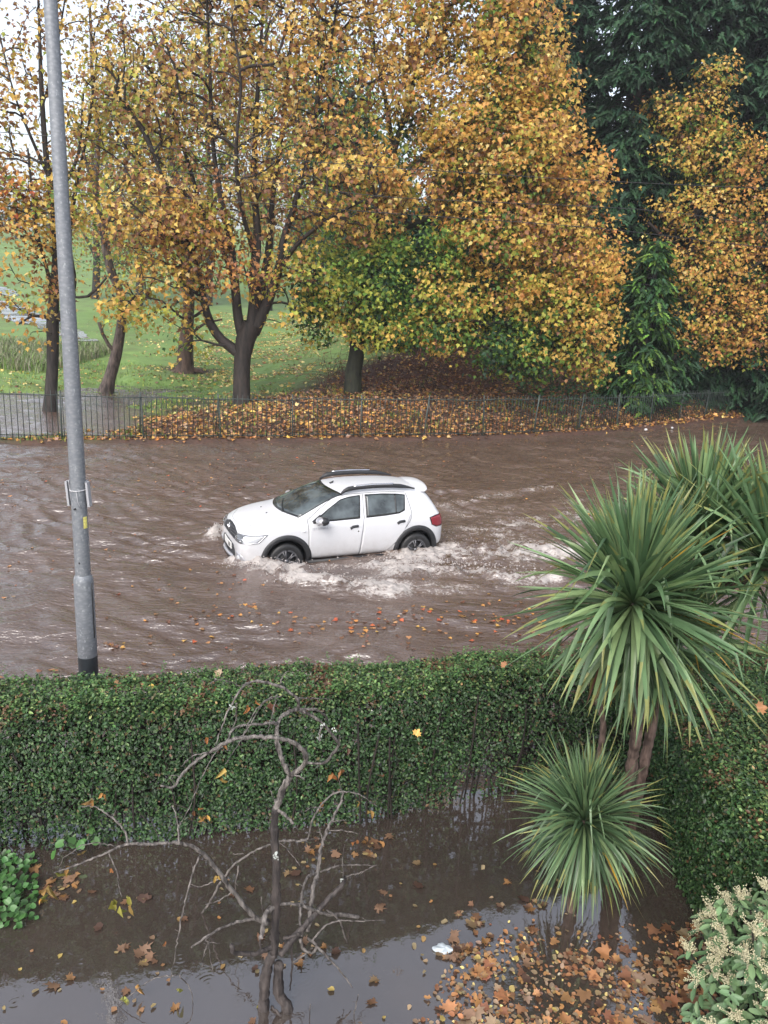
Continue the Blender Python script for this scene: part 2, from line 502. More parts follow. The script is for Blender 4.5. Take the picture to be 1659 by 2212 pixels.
# far, still water reaching beyond the view on both sides
# garden water
C7 = lambda x, y: (x * .523, 1410 + y * .523)
rings = [(860, 1370, .09), (1250, 1340, .11), (1600, 1315, .07), (1580, 1378, .09), (745, 1260, .06), (1540, 1345, .08), (1140, 1390, .05), (1360, 1275, .05),
         (240, 1280, .03), (335, 1280, .04), (1215, 1400, .07), (910, 1310, .04), (60, 1450, .05), (1500, 1310, .05), (980, 1440, .06)]
RW = [(WZ(*C7(x, y), 0), r) for x, y, r in rings] + [(WZ(u, v, 0), .07) for u, v in ((1000, 2120), (960, 2160), (1050, 2080), (820, 2180), (300, 2150), (870, 2140))]
def garden_z(x, y):
    z = .0012 * np.sin(x * 9 + 3 * fbm(x * 2, y * 2, 8)) + .0016 * (fbm(x * 3, y * 4, 12) - .5) * 2
    for p, r in RW:
        d = np.hypot(x - p[0], y - p[1])
        z = z + .0011 * np.sin(d * 2 * math.pi / .03) * np.exp(-((d - r * .5) / (r * .5)) ** 2) * (d < r * 1.6)
    return z
xs = np.unique(np.concatenate([np.linspace(-14, -3.2, 30), np.arange(-3.2, 3.2, .012), np.linspace(3.2, 14, 30)]))
ys = np.unique(np.concatenate([np.linspace(-3, 3.3, 12), np.arange(3.3, 5.3, .012), np.linspace(5.3, 6.15, 12)]))
V, Q = gridmesh(xs, ys, garden_z, lambda X, Y: (seam(X) - 6.15) * np.clip((Y - 3.3) / 2.85, 0, 1))
g = Geo(); g.add(V, [Q])
M_GWATER = watermat('shallow_garden_water', (.042, .034, .030), (.068, .052, .043), .025, False, .0012)
gw = g.obj('garden_water', M_GWATER); tag(gw, kind='structure')
#--SECTION-OBJECTS--
def WG(u, v):
    """point where the pixel's line of sight meets the terrain"""
    d = ray(u, v); t = np.arange(4, 300, .15)
    P = np.array([0, 0, H])[None] + d[None] * t[:, None]
    below = P[:, 2] < np.maximum(tz(P[:, 0], P[:, 1]), -0.0)
    k = np.argmax(below) if below.any() else len(t) - 1
    return P[k]

# far rivulets lying in the grass
M_STREAM = plain('pale_standing_water', (.10, .09, .085), .08, spec=.6)
def rivulet(label, pts, wid):
    P = smoothline([WG(u, v) for u, v in pts], .5)
    T = unit(np.gradient(P, axis=0)); Nn = np.stack([-T[:, 1], T[:, 0], T[:, 2] * 0], 1)
    wd = wid * (.5 + fbm(P[:, 0] * .6, P[:, 1] * .6, 4)) * np.sin(np.linspace(.15, math.pi - .15, len(P))) ** .5
    L = P + Nn * wd[:, None]; Rr = P - Nn * wd[:, None]
    rows = [L * (1 - t) + Rr * t for t in np.linspace(0, 1, 5)]
    V = np.concatenate(rows)
    V[:, 2] = tz(V[:, 0], V[:, 1]) + .035
    n = len(P); Q = []
    for r_ in range(4):
        i = np.arange(n - 1) + r_ * n; Q.append(np.stack([i, i + 1, i + n + 1, i + n], 1))
    g = Geo(); g.add(V, [np.concatenate(Q)])
    tag(g.obj('stream_water', M_STREAM), kind='structure')
rivulet('', [(-60, 640), (20, 665), (60, 690), (110, 705), (150, 722), (190, 738)], 1.5)
rivulet('', [(-20, 618), (8, 628), (30, 640)], 1.2)

# ------------------------------------------------------------------ trees
def grow(limbs, targets, k=.35, step=.45, rt=.010, pw=.45):
    """limbs: list of (n,4) arrays x,y,z,r. Returns tubes [(pts, radii)]"""
    N = []; PL = []; RAD = []; PAR = []; chains = []
    for L in limbs:
        L = smoothline(L, .35)
        par = -1
        if N:
            D = np.linalg.norm(np.array(N) - L[0][:3], axis=1); j = int(np.argmin(D))
            if D[j] < 1.5: par = j
        ch = []
        for i, p in enumerate(L):
            base = PL[par] if par >= 0 else 0
            seg = np.linalg.norm(p[:3] - N[par]) if par >= 0 else 0
            N.append(p[:3]); PL.append(base * .999 + seg * .5); RAD.append(p[3]); PAR.append(par); par = len(N) - 1; ch.append(par)
        chains.append((ch, True))
    nl = len(N)
    A = np.array(N); targets = np.asarray(targets)
    if len(targets):
        d0 = np.array([np.min(((A - t) ** 2).sum(1)) for t in targets])
        order = np.argsort(d0)
        cap = nl + len(targets) * 40
        NA = np.zeros((cap, 3)); NA[:nl] = A; PA = np.zeros(cap); PA[:nl] = PL
        cnt = nl
        PAR = PAR + [0] * (cap - nl); RAD = RAD + [0] * (cap - nl)
        for ti in order:
            t = targets[ti]
            df = t - NA[:cnt]; d = np.sqrt((df ** 2).sum(1))
            up = np.clip(-df[:, 2], 0, None)
            c = d + k * PA[:cnt] + .8 * up
            j = int(np.argmin(c)); p0 = NA[j]
            L = d[j]
            if L < .12: continue
            pd = unit(NA[j] - NA[PAR[j]]) if PAR[j] >= 0 else np.array([0, 0, 1.0])
            mid = p0 + (t - p0) * .45 + (pd * .5 + np.array([0, 0, .25])) * L * .28 + rng.normal(0, .05, 3) * L
            n = max(2, min(38, int(L / step) + 1)); ch = [j]
            for q in np.linspace(0, 1, n + 1)[1:]:
                p = (1 - q) ** 2 * p0 + 2 * q * (1 - q) * mid + q * q * t
                NA[cnt] = p; PA[cnt] = PA[ch[-1]] + np.linalg.norm(p - NA[ch[-1]]); PAR[cnt] = ch[-1]; ch.append(cnt); cnt += 1
            chains.append((ch, False))
        A = NA[:cnt]
        w_ = np.zeros(cnt)
        tips = set(ch[-1] for ch, f in chains if not f)
        for i in tips: w_[i] += 1
        for i in range(cnt - 1, -1, -1):
            if PAR[i] >= 0: w_[PAR[i]] += w_[i]
        rr = rt * np.maximum(w_, 1) ** pw
    else:
        rr = np.array(RAD)
    out = []
    for ch, fixed in chains:
        if fixed: r = np.array([RAD[i] for i in ch])
        else:
            r = np.array([rr[i] for i in ch]); r[0] = r[1]
        out.append((A[ch], r))
    return out

DENS = 1.35
def lobe_pts(lobe, foot):
    u, v, ru, rv, Y, rY, dens, pal = lobe[:8]
    n = max(3, int(DENS * dens * math.pi * ru * rv / 520))
    q = unit(rng.normal(size=(n, 3))) * (rng.uniform(.12, 1, (n, 1)) ** .42)
    c = WY(u, v, Y); m = mpp(Y, c[2])
    P = c[None] + q * np.array([ru * m, rY, rv * m])[None]
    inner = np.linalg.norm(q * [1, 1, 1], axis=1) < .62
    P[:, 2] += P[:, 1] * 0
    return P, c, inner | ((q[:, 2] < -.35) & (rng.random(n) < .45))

def tree(name, label, limbs, lobes, barkm, leafm=M_LEAF, group=None, lsize=.17, per=13, spread=.34, tpl=T_MAPLE, droop=.5, k=.35, rt=.010, pw=.45, cat='tree', leaf_part='crown', sides=6, flat=False, attach=True):
    base = limbs[0][0]
    T, C, PALs = [], [], []
    for lb in lobes:
        P, c, inn = lobe_pts(lb, base)
        T.append(P); C.append(np.repeat(c[None], len(P), 0)); dkp = {'E': 'gLgGbKB', 'D': 'bbYLB'}['E' if ('Y' in lb[7] or 'K' in lb[7]) and lb[6] > .95 else 'D'] if lb[7][0] not in 'gGdD' else 'GGDg'  # inner and low clusters: crown-interior shade put into darker, greener leaf tints
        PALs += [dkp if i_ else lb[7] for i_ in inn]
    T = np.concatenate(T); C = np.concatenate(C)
    gz = tz(T[:, 0], T[:, 1]) + .35
    T[:, 2] = np.maximum(T[:, 2], gz)
    loc = (base[0], base[1], float(tz(base[0], base[1])))
    e = empty(name, label, cat, loc, group)
    g = Geo()
    for P, r in grow(limbs, T if attach else [], k, rt=rt, pw=pw):
        tube(g, P, r, sides if r.max() > .05 else (4 if r.max() > .022 else 3), cap=False)
    keep(g.obj('trunk', barkm), e)
    # leaves
    n = len(T); per_n = per
    idx = np.repeat(np.arange(n), per_n)
    off = rng.normal(0, 1, (len(idx), 3)) * np.array([spread, spread, spread * .75])
    P = T[idx] + off
    out = unit(T[idx] - C[idx] + off * .5)
    N = unit(out * .45 + np.array([0, -.25, .55]) + rng.normal(0, .55, (len(idx), 3)))
    Tt = unit(out * .5 + np.array([0, 0, -droop * 1.6]) + rng.normal(0, .5, (len(idx), 3)))
    key = np.array([rng.integers(0, len(PALs[i])) for i in range(n)])
    tint = np.zeros((len(idx), 3))
    for pal in set(PALs):
        a = np.array([PAL[c] for c in pal])
        sel = np.array([PALs[i] == pal for i in range(n)])[idx]
        kk = np.where(rng.random(sel.sum()) < .55, key[idx][sel], rng.integers(0, len(pal), sel.sum()))
        tint[sel] = a[kk % len(pal)]
    sz = lsize * rng.uniform(.6, 1.25, len(idx))
    brown = (tint[:, 0] < .36) & (tint[:, 1] < .2) & (tint[:, 0] > .2)
    sz = np.where(brown, sz * .85, sz)
    P[:, 2] = np.maximum(P[:, 2], tz(P[:, 0], P[:, 1]) + .1)
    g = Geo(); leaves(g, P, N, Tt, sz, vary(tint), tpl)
    keep(g.obj(leaf_part, leafm), e)
    return e
def L(Y, *pts):
    """limb from pixel points (u, v, radius_px[, dY])"""
    out = []
    for p in pts:
        y = Y + (p[3] if len(p) > 3 else 0)
        q = WY(p[0], p[1], y); out.append([*q, p[2] * mpp(y, q[2])])
    return np.array(out)

# main maple by the fence
YD = 29.2
limbsD = [L(YD, (522, 880, 21), (522, 830, 19), (524, 770, 19), (530, 735, 22), (545, 700, 22)),
    L(YD, (512, 760, 13), (480, 735, 11), (455, 700, 10), (440, 650, 8), (430, 590, 6), (405, 520, 5, -.6), (370, 430, 4, -1), (330, 330, 3, -1.5)),
    L(YD, (528, 740, 13), (515, 690, 11), (508, 620, 10), (500, 540, 8), (480, 440, 7), (462, 330, 5), (455, 200, 4), (450, 60, 3), (440, -80, 2)),
    L(YD, (540, 730, 14), (548, 660, 12), (550, 580, 11), (556, 500, 9), (548, 400, 7), (552, 280, 6), (560, 140, 4), (570, 0, 3), (575, -120, 2)),
    L(YD, (548, 720, 14), (575, 660, 12), (600, 590, 10), (612, 520, 8), (640, 430, 7), (668, 320, 5), (690, 200, 4), (720, 60, 3), (740, -60, 2)),
    L(YD, (556, 690, 11), (562, 640, 10, .3), (580, 540, 8, .7), (590, 420, 6, 1), (610, 280, 5, 1.3), (625, 130, 4, 1.6), (640, -40, 2, 2)),
    L(YD, (510, 640, 7), (490, 560, 6, .5), (440, 460, 5, 1), (400, 330, 4, 1.4), (360, 200, 3, 1.7), (330, 80, 2, 2)),
    L(YD, (600, 590, 6), (640, 530, 5, -.5), (700, 480, 4, -1), (770, 440, 3, -1.4), (830, 420, 2, -1.8)),
    L(YD, (500, 540, 5), (450, 470, 4, -.5), (400, 420, 4, -1), (340, 400, 3, -1.4), (270, 390, 2, -1.8)),
    L(YD, (552, 560, 6), (520, 440, 5, -1), (510, 320, 4, -1.6), (520, 180, 3, -2), (500, 40, 2, -2.3)),
    L(YD, (446, 665, 4), (400, 690, 3, -.4), (350, 650, 2, -.9), (290, 640, 2, -1.2)),
    L(YD, (506, 748, 4), (470, 745, 3, -.3), (435, 735, 2, -.6))]
lobesD = [(300, 230, 110, 150, YD - .5, 2.6, .7, 'YYyyLBbL'), (430, 120, 170, 200, YD, 3, .55, 'YYyyLBb'), (600, 60, 170, 190, YD, 3, .5, 'YyyKBb'), (740, 160, 150, 190, YD, 3, .65, 'YYyKKBb'),
    (330, 460, 120, 110, YD - 1, 2.4, .9, 'YYYyyKBb'), (470, 370, 140, 160, YD - .6, 2.8, .5, 'YYyyBB'), (640, 370, 120, 150, YD - .4, 2.8, .45, 'YyKBB'), (760, 400, 110, 120, YD - 1, 2.4, .8, 'YYyKBO'),
    (430, 500, 120, 70, YD - 1.4, 1.6, .9, 'BBbbYO'), (500, 590, 90, 45, YD - 1.6, 1.2, .85, 'BBbbOY'), (560, 560, 80, 60, YD + .8, 1.6, .3, 'YyL'), (350, 610, 80, 60, YD - 1.2, 1.8, .9, 'YYyKKL'),
    (270, 660, 55, 50, YD - 1.2, 1.6, .9, 'YYKKL'), (640, 600, 60, 70, YD - .8, 1.6, .5, 'YLLgK'), (380, 690, 50, 30, YD - .8, 1.2, .7, 'YYL'), (450, -180, 200, 110, YD, 3, .8, 'YyKB'), (680, -180, 190, 120, YD, 3, .8, 'YyKB'),
    (640, 690, 40, 30, YD - .6, 1, .6, 'YYKL'), (440, 760, 60, 25, YD - .5, 1, .3, 'LLY')]
tree('maple_tree', 'many-limbed maple with thinning yellow leaves, its thick trunk standing just behind the fence', limbsD, lobesD, M_BARK, group='autumn trees behind the fence', lsize=.165, per=18, spread=.33, rt=.018, pw=.46)

# large spreading maple to the right, ivy on the trunk
YE = 31.6
limbsE = [L(YE, (762, 850, 22), (764, 800, 20), (772, 750, 18), (760, 690, 17), (778, 640, 15), (800, 580, 14), (818, 500, 12), (828, 420, 10), (850, 330, 8), (880, 230, 6), (910, 100, 4), (930, -60, 3)),
    L(YE, (765, 740, 12), (800, 720, 10, -.5), (850, 715, 8, -1.1), (920, 700, 6, -1.8), (990, 690, 4, -2.4), (1060, 700, 3, -2.8)),
    L(YE, (815, 520, 9), (900, 480, 8, -.8), (1000, 450, 6, -1.4), (1100, 440, 5, -1.8), (1200, 470, 3, -2)),
    L(YE, (828, 420, 8), (920, 340, 7, -.5), (1010, 250, 5, -.9), (1100, 170, 4, -1.2), (1160, 60, 3, -1.2)),
    L(YE, (800, 580, 8), (900, 570, 7, -1), (1000, 560, 5, -1.8), (1120, 590, 4, -2.2), (1230, 650, 3, -2.4), (1280, 740, 2, -2.4)),
    L(YE, (850, 330, 6), (830, 200, 5, .6), (800, 60, 4, 1), (770, -80, 3, 1)), L(YE, (762, 690, 6), (720, 670, 4, -.4), (680, 640, 3, -.9))]
EY = 'YYYyKKKbOL'
lobesE = [(700, 600, 80, 80, YE - 1.4, 1.6, 1.3, 'gLLLY'), (680, 690, 60, 55, YE - 1.2, 1.2, .9, 'gLLY'), (760, 680, 60, 50, YE - 1.9, 1.2, 1.0, 'LLgY'), (830, 610, 100, 90, YE - 1.8, 1.8, 1.35, 'GgggLL'), (900, 545, 110, 60, YE - 1.8, 1.6, 1.1, 'GggL'), (840, 715, 100, 50, YE - 2, 1.3, 1.3, 'gLLY'),
    (960, 715, 90, 55, YE - 2.6, 1.4, 1.4, 'LLgYYG'), (950, 620, 70, 60, YE - 2.4, 1.4, 1.2, 'LgYYG'), (1080, 740, 75, 65, YE - 2.4, 1.4, 1.3, 'gGgLG'), (1150, 760, 55, 60, YE - 2.3, 1.2, 1.3, 'gGgLY'),
    (830, 480, 80, 70, YE - 1.2, 1.8, .5, EY), (930, 380, 120, 90, YE - 1.4, 2.2, .75, EY), (1040, 300, 130, 130, YE - 1, 2.6, 1.3, EY), (960, 200, 120, 120, YE, 2.6, .9, EY),
    (1110, 130, 110, 130, YE - .6, 2.6, 1.4, EY), (1130, 350, 110, 120, YE - 1.4, 2.6, 1.4, EY), (1235, 400, 70, 90, YE - 1.3, 2.2, 1.4, 'YYKKOb'), (1190, 250, 55, 80, YE - 1, 2, 1.3, EY), (1060, 500, 110, 90, YE - 2, 2.2, 1.3, EY),
    (1200, 540, 110, 110, YE - 2, 2.2, 1.4, 'YYKKbBBL'), (1270, 580, 70, 110, YE - 1.9, 2, 1.4, 'YYYKKO'), (1090, 620, 80, 45, YE - 2.6, 1.4, 1.3, 'YYYKLO'), (1190, 660, 90, 60, YE - 2.5, 1.5, 1.2, 'YYKLL'), (1270, 720, 60, 80, YE - 2.4, 1.4, 1.2, 'YYKL'),
    (1290, 800, 30, 35, YE - 2.5, .8, 1.3, 'YYL'), (1240, 770, 40, 40, YE - 2.5, 1, .9, 'YLLG'), (880, 60, 130, 130, YE, 2.6, .9, EY), (1020, 20, 130, 110, YE, 2.6, 1.3, EY), (980, -160, 200, 100, YE, 3, 1, EY), (1130, -60, 90, 80, YE, 2.6, 1.2, EY),
    (900, 300, 70, 70, YE + .6, 1.4, .5, 'gGL'), (700, 470, 50, 60, YE - .6, 1.4, .3, 'LYY'), (1000, 650, 50, 50, YE - 2.8, 1, 1.2, 'YYYKL')]
tree('maple_tree', 'huge spreading maple, green low on the left and orange-yellow above, beside the dark conifers', limbsE, lobesE, M_IVYBARK, group='autumn trees behind the fence', lsize=.16, per=26, spread=.29)

# right-hand yellow maple
YG = 37
limbsG = [L(YG, (1480, 830, 14), (1478, 740, 12), (1490, 620, 11), (1500, 480, 9), (1510, 330, 6), (1520, 180, 3)),
    L(YG, (1480, 700, 8), (1530, 640, 6, -1), (1580, 600, 4, -1.6)), L(YG, (1495, 560, 7), (1440, 520, 5, -1), (1400, 480, 3, -1.3)),
    L(YG, (1500, 470, 6), (1560, 400, 4, -.8), (1600, 360, 3, -1))]
GY = 'YYYyKKKOL'
lobesG = [(1500, 250, 70, 70, YG - .8, 1.4, 1.4, GY), (1545, 170, 40, 45, YG - .5, 1, 1.3, GY), (1430, 230, 45, 50, YG - .5, 1.2, .9, GY), (1550, 340, 80, 80, YG - 1, 1.6, 1.3, GY), (1470, 340, 60, 60, YG - 1, 1.6, 1, 'YYKLLg'), (1430, 450, 50, 50, YG - 1, 1.4, .8, 'YYKLg'),
    (1530, 460, 90, 60, YG - 1.3, 1.6, 1.3, GY), (1610, 440, 60, 90, YG - 1, 1.5, 1.1, 'KKOObY'), (1420, 560, 60, 50, YG - 1.3, 1.3, 1, GY), (1520, 580, 100, 60, YG - 1.8, 1.5, 1.3, GY), (1600, 560, 60, 60, YG - 1.3, 1.4, 1.1, 'KKObYY'),
    (1560, 680, 90, 65, YG - 1.9, 1.4, 1.4, 'YYKKKO'), (1470, 700, 45, 50, YG - 1.8, 1.1, 1.1, GY), (1530, 760, 70, 35, YG - 1.9, 1, 1.2, 'YKKO'), (1640, 700, 55, 60, YG - 1.4, 1.2, 1.3, 'OOKKY'), (1470, 620, 50, 50, YG - 1.5, 1.2, 1, GY), (1655, 590, 45, 110, YG - 1.2, 1.4, 1.1, 'OKKYb'), (1620, 350, 50, 60, YG - 1, 1.3, .9, 'LYgK'), (1620, 760, 60, 40, YG - 1.4, 1.1, 1.2, 'OKY'), (1690, 500, 50, 150, YG - 1, 1.4, 1, 'KOYb')]
tree('maple_tree', 'narrow golden maple in front of the dark conifers at the right edge', limbsG, lobesG, M_BARK, group='autumn trees behind the fence', lsize=.155, per=22, spread=.30)

# left tree, dark trunk in the pool
YA = 27.4
limbsA = [L(YA, (108, 890, 16), (110, 850, 13), (114, 770, 12), (114, 700, 13), (116, 650, 11), (122, 560, 9), (118, 460, 8), (100, 340, 6), (90, 200, 5), (85, 60, 3), (80, -80, 2)),
    L(YA, (112, 692, 6), (98, 684, 5, -.2), (70, 682, 3, -.5), (40, 700, 2, -.8)), L(YA, (124, 690, 8), (150, 655, 7), (160, 610, 6), (150, 520, 5, .4), (165, 400, 4, .8), (190, 280, 3, 1), (210, 120, 2, 1.2)),
    L(YA, (112, 620, 5), (95, 560, 4, -.5), (80, 500, 4, -.8), (70, 420, 3, -1), (60, 320, 2, -1.2)), L(YA, (118, 480, 5), (140, 400, 4, .4), (170, 330, 3, .6), (180, 200, 2, .8)),
    L(YA, (104, 380, 4), (60, 280, 3, -.6), (30, 200, 2, -.9), (0, 80, 2, -1)), L(YA, (118, 540, 4), (70, 520, 3, -.6), (20, 500, 2, -1.2), (-60, 470, 2, -1.6)), L(YA, (92, 230, 3), (120, 120, 2), (140, 0, 2)),
    L(YA, (150, 640, 3), (190, 640, 3, -.4), (230, 600, 2, -.6))]
AY = 'YYyKKLb'
lobesA = [(60, 470, 100, 60, YA - .8, 2, .8, 'YYyKKOOL'), (30, 420, 50, 40, YA - 1.2, 1.2, 1, 'OOKYR'), (150, 430, 60, 70, YA, 2, .8, 'LLYYg'), (60, 370, 90, 60, YA - .4, 2, .65, AY), (80, 580, 80, 60, YA - .8, 1.6, .65, 'YyKKb'), (60, 650, 70, 35, YA - 1, 1.2, .6, 'YyKKO'),
    (85, 720, 25, 20, YA - .6, .6, .7, 'KKY'), (170, 320, 60, 60, YA + .5, 1.6, .7, 'LLYYb'), (40, 240, 80, 80, YA, 2, .4, 'yYKb'), (190, 220, 60, 80, YA + .6, 1.6, .4, 'yYL'), (60, 90, 110, 100, YA, 2, .35, 'yYbB'), (200, 60, 80, 90, YA + .6, 2, .32, 'yYb'),
    (120, -120, 180, 100, YA, 2.2, .5, 'yYb'), (-70, 440, 80, 120, YA - 1, 2, .8, AY), (-60, 220, 60, 160, YA - 1, 2, .5, AY)]
tree('maple_tree', 'slim maple with a black trunk rising from the pool at the far left', limbsA, lobesA, M_BARK, group='autumn trees behind the fence', lsize=.16, per=17, spread=.34, rt=.013)

# leaning birch
YB = 33.0
limbsB = [L(YB, (228, 850, 18), (236, 820, 13), (250, 770, 12), (262, 700, 10), (262, 640, 9), (238, 580, 9), (222, 500, 8), (206, 420, 7), (212, 300, 5), (200, 180, 4), (196, 60, 3), (190, -60, 2)),
    L(YB, (250, 762, 5), (235, 745, 4, -.2), (222, 722, 4, -.3), (214, 696, 4, -.3)), L(YB, (222, 500, 4), (260, 420, 3, .4), (280, 320, 2, .8)), L(YB, (206, 420, 4), (180, 330, 3, -.3), (160, 240, 2, -.5))]
lobesB = [(250, 470, 70, 90, YB, 1.8, .5, 'bBYLL'), (200, 330, 70, 80, YB, 1.8, .35, 'YLb'), (265, 700, 45, 30, YB - .6, 1, .8, 'YYLK'), (250, 600, 60, 40, YB - .8, 1.2, .6, 'YKLL'), (200, 120, 70, 110, YB, 1.8, .3, 'Yb'), (190, -80, 90, 80, YB, 1.8, .4, 'Yb'), (310, 560, 70, 40, YB, 1.2, .6, 'LLgb')]
tree('birch_tree', 'leaning birch with flaking pale bark, foot in the flooded path', limbsB, lobesB, M_BIRCH, lsize=.13, per=12)

# old ragged trunk in the lawn
YC = 39.2
limbsC = [L(YC, (400, 808, 26), (400, 790, 19), (402, 740, 16), (406, 690, 13), (408, 620, 12), (400, 540, 10), (395, 440, 8), (370, 340, 6), (360, 220, 4), (350, 80, 3)),
    L(YC, (406, 640, 6), (430, 560, 5, .5), (460, 460, 4, 1), (480, 340, 3, 1.3)), L(YC, (398, 540, 6), (360, 470, 4, -.5), (320, 400, 3, -.9)), L(YC, (388, 800, 8), (375, 803, 5), (362, 806, 2)), L(YC, (412, 798, 8), (428, 802, 5), (440, 806, 2)),
    L(YC, (404, 730, 4), (440, 700, 3, .3), (480, 690, 2, .5))]
lobesC = [(360, 420, 110, 110, YC, 2.6, .8, 'LLgbBY'), (430, 280, 120, 130, YC, 2.6, .6, 'gLLbY'), (330, 560, 90, 60, YC, 2, .6, 'LgbB'), (380, 130, 130, 100, YC, 2.6, .45, 'LgYb'), (430, 560, 90, 60, YC + 1, 2, .5, 'LgbY'), (380, 690, 22, 60, YC - .3, .5, .5, 'gGL')]
tree('lawn_tree', 'old tree with a ragged flared trunk on bare soil in the lawn', limbsC, lobesC, M_BARK_RED, lsize=.17, per=12, spread=.42)

# conifers: layered drooping sprays
def conifer(name, label, u, vbase, vtop, ru, Y, pal, dens=1.0, group=None, lsize=.5, vlow=None):
    b0 = WY(u, vbase, Y); m = mpp(Y, 4)
    z0 = float(tz(b0[0], Y)); top = WY(u, vtop, Y)
    hgt = top[2] - z0
    e = empty(name, label, 'tree', (b0[0], Y, z0), group)
    R0 = ru * m
    zz0 = z0 + (.4 if vlow is None else max(.4, WY(u, vlow, Y)[2] - z0))
    g = Geo(); st = np.array([[b0[0], Y, z0 - .2, .34], [b0[0] + .1, Y, z0 + hgt * .5, .2], [b0[0], Y, z0 + hgt, .03]])
    tube(g, st[:, :3], st[:, 3], 8, cap=False)
    g2 = Geo(); P, N, T = [], [], []
    nb = int(230 * dens * (hgt / 16) * max(1, R0 / 2.0))
    for i in range(nb):
        t = (i + rng.random()) / nb
        z = zz0 + (z0 + hgt - zz0) * t; th = rng.uniform(0, 2 * math.pi)
        rad = R0 * (1 - t ** 2.6) * rng.uniform(.7, 1.15) + .25
        d = np.array([math.cos(th), math.sin(th), 0]); a = np.array([b0[0], Y, z])
        up = rng.uniform(.1, .4)
        q = np.linspace(0, 1, 9)[:, None]
        C = a + d * rad * q + np.array([0, 0, 1]) * (up * rad * q - .45 * rad * q ** 2)
        tube(g, C, np.linspace(.04, .008, 9), 3, cap=False)
        ns = int(rad * 16 * dens) + 8
        s = rng.uniform(.2, 1, ns) ** .7
        c = a + d * rad * s[:, None] + np.array([0, 0, 1]) * (up * rad * s - .45 * rad * s ** 2)[:, None]
        side = np.array([-d[1], d[0], 0])
        c = c + side * rng.normal(0, .22 * rad * .5, (ns, 1)) + rng.normal(0, .1, (ns, 3))
        P.append(c); T.append(unit(d + side * rng.normal(0, .7, (ns, 1)) + np.array([0, 0, -.35]) + rng.normal(0, .25, (ns, 3))))
        N.append(unit(np.array([0, 0, .9]) + d * .5 + rng.normal(0, .35, (ns, 3))))
    P = np.concatenate(P); N = np.concatenate(N); T = np.concatenate(T)
    P[:, 2] = np.maximum(P[:, 2], tz(P[:, 0], P[:, 1]) + .15)
    leaves(g2, P, N, T, lsize * rng.uniform(.6, 1.3, len(P)), vary(pick(pal, len(P)), .25), T_SPRAY, .3, .5)
    keep(g.obj('trunk', M_BARK), e); keep(g2.obj('crown', M_EVER), e)
    return e
cn = 'dark conifers behind the maples'
for lab, u, vt, ru, Y, pal in (('tall dark cypress rising between the two right-hand maples', 1290, -500, 115, 38.5, 'DDdd'), ('broad dark cypress behind the top of the golden maple', 1425, -600, 150, 40, 'DDDd'),
        ('blackish cypress filling the top right corner', 1575, -600, 160, 39.5, 'DDdd'), ('cypress at the right edge, mostly beyond the frame', 1740, -500, 160, 38.5, 'DDd'),
        ('dark conifer behind the crown of the huge spreading maple', 1130, -250, 150, 42, 'DDD'), ('low dark conifer seen through the gap above the ivy-clad trunk', 980, 250, 130, 43, 'DDDd')):
    conifer('conifer_tree', lab, u, 830, vt, ru, Y, pal, 1.0, cn)
conifer('conifer_tree', 'short dark conifer between the ivy-clad trunk and the many-limbed maple', 850, 820, 400, 70, 45, 'DDd', .8, cn)
conifer('feathery_conifer', 'pale green feathery conifer hanging between the two right-hand maples', 1375, 840, 520, 62, 34.0, 'dGGdg', 1.3, None, .42)
conifer('feathery_conifer', 'small drooping grey-green conifer low behind the fence, right of the pale feathery one', 1440, 840, 640, 50, 35.2, 'ddGD', 1.0, None, .4)


# wood behind: dull yellow-green trees that close the gaps between the near crowns
for lab, u, vb, vt, ru, Y, pal, dn in (('dull olive tree behind the left part of the many-limbed maple', 300, 690, 90, 95, 78, 'gLLbYB', .8), ('grey-brown half-bare tree behind the middle of the many-limbed maple', 450, 690, -40, 100, 82, 'bBLgB', .6),
        ('olive tree behind the right half of the many-limbed maple', 690, 700, 20, 95, 74, 'gGLLb', .75), ('dark green broadleaf tree behind the ivy-clad trunk', 800, 740, 180, 90, 52, 'GgGDL', 1.0), ('pale yellow-green tree between the birch and the old lawn tree', 205, 680, 250, 66, 84, 'LLgb', .5),
        ('tall thin-leaved tree whose top shows above the fork of the many-limbed maple', 580, 690, -100, 90, 80, 'bLgBb', .6)):
    lm = [L(Y, (u, vb, 9), (u + 4, (vb * 2 + vt) / 3, 7), (u - 6, (vb + vt * 2) / 3, 4), (u, vt, 1.5))]
    for k in range(6):
        vv = vb + (vt - vb) * (.3 + .1 * k); sgn = 1 if k % 2 else -1
        lm.append(L(Y, (u, vv, 4), (u + sgn * ru * .45, vv - 60, 2.5, rng.normal(0, .8)), (u + sgn * ru * .85, vv - 140, 1.2, rng.normal(0, 1.2))))
    hh = (vb - vt)
    lb = [(u + rng.normal(0, ru * .3), vt + hh * f, ru * r_, hh * .14, Y + rng.normal(0, .6), 3.6, dn, pal) for f, r_ in ((.08, .55), (.2, .85), (.33, 1), (.46, 1.05), (.58, 1), (.7, .8))]
    lb += [(u + s_ * ru * .6, vt + hh * f, ru * .5, hh * .12, Y, 2, dn, pal) for s_, f in ((-1, .28), (1, .38), (-1, .55), (1, .62))]
    tree('background_tree', lab, lm, lb, M_BARK, group='trees between the near maples and the hill', lsize=.26, per=34, spread=.85)

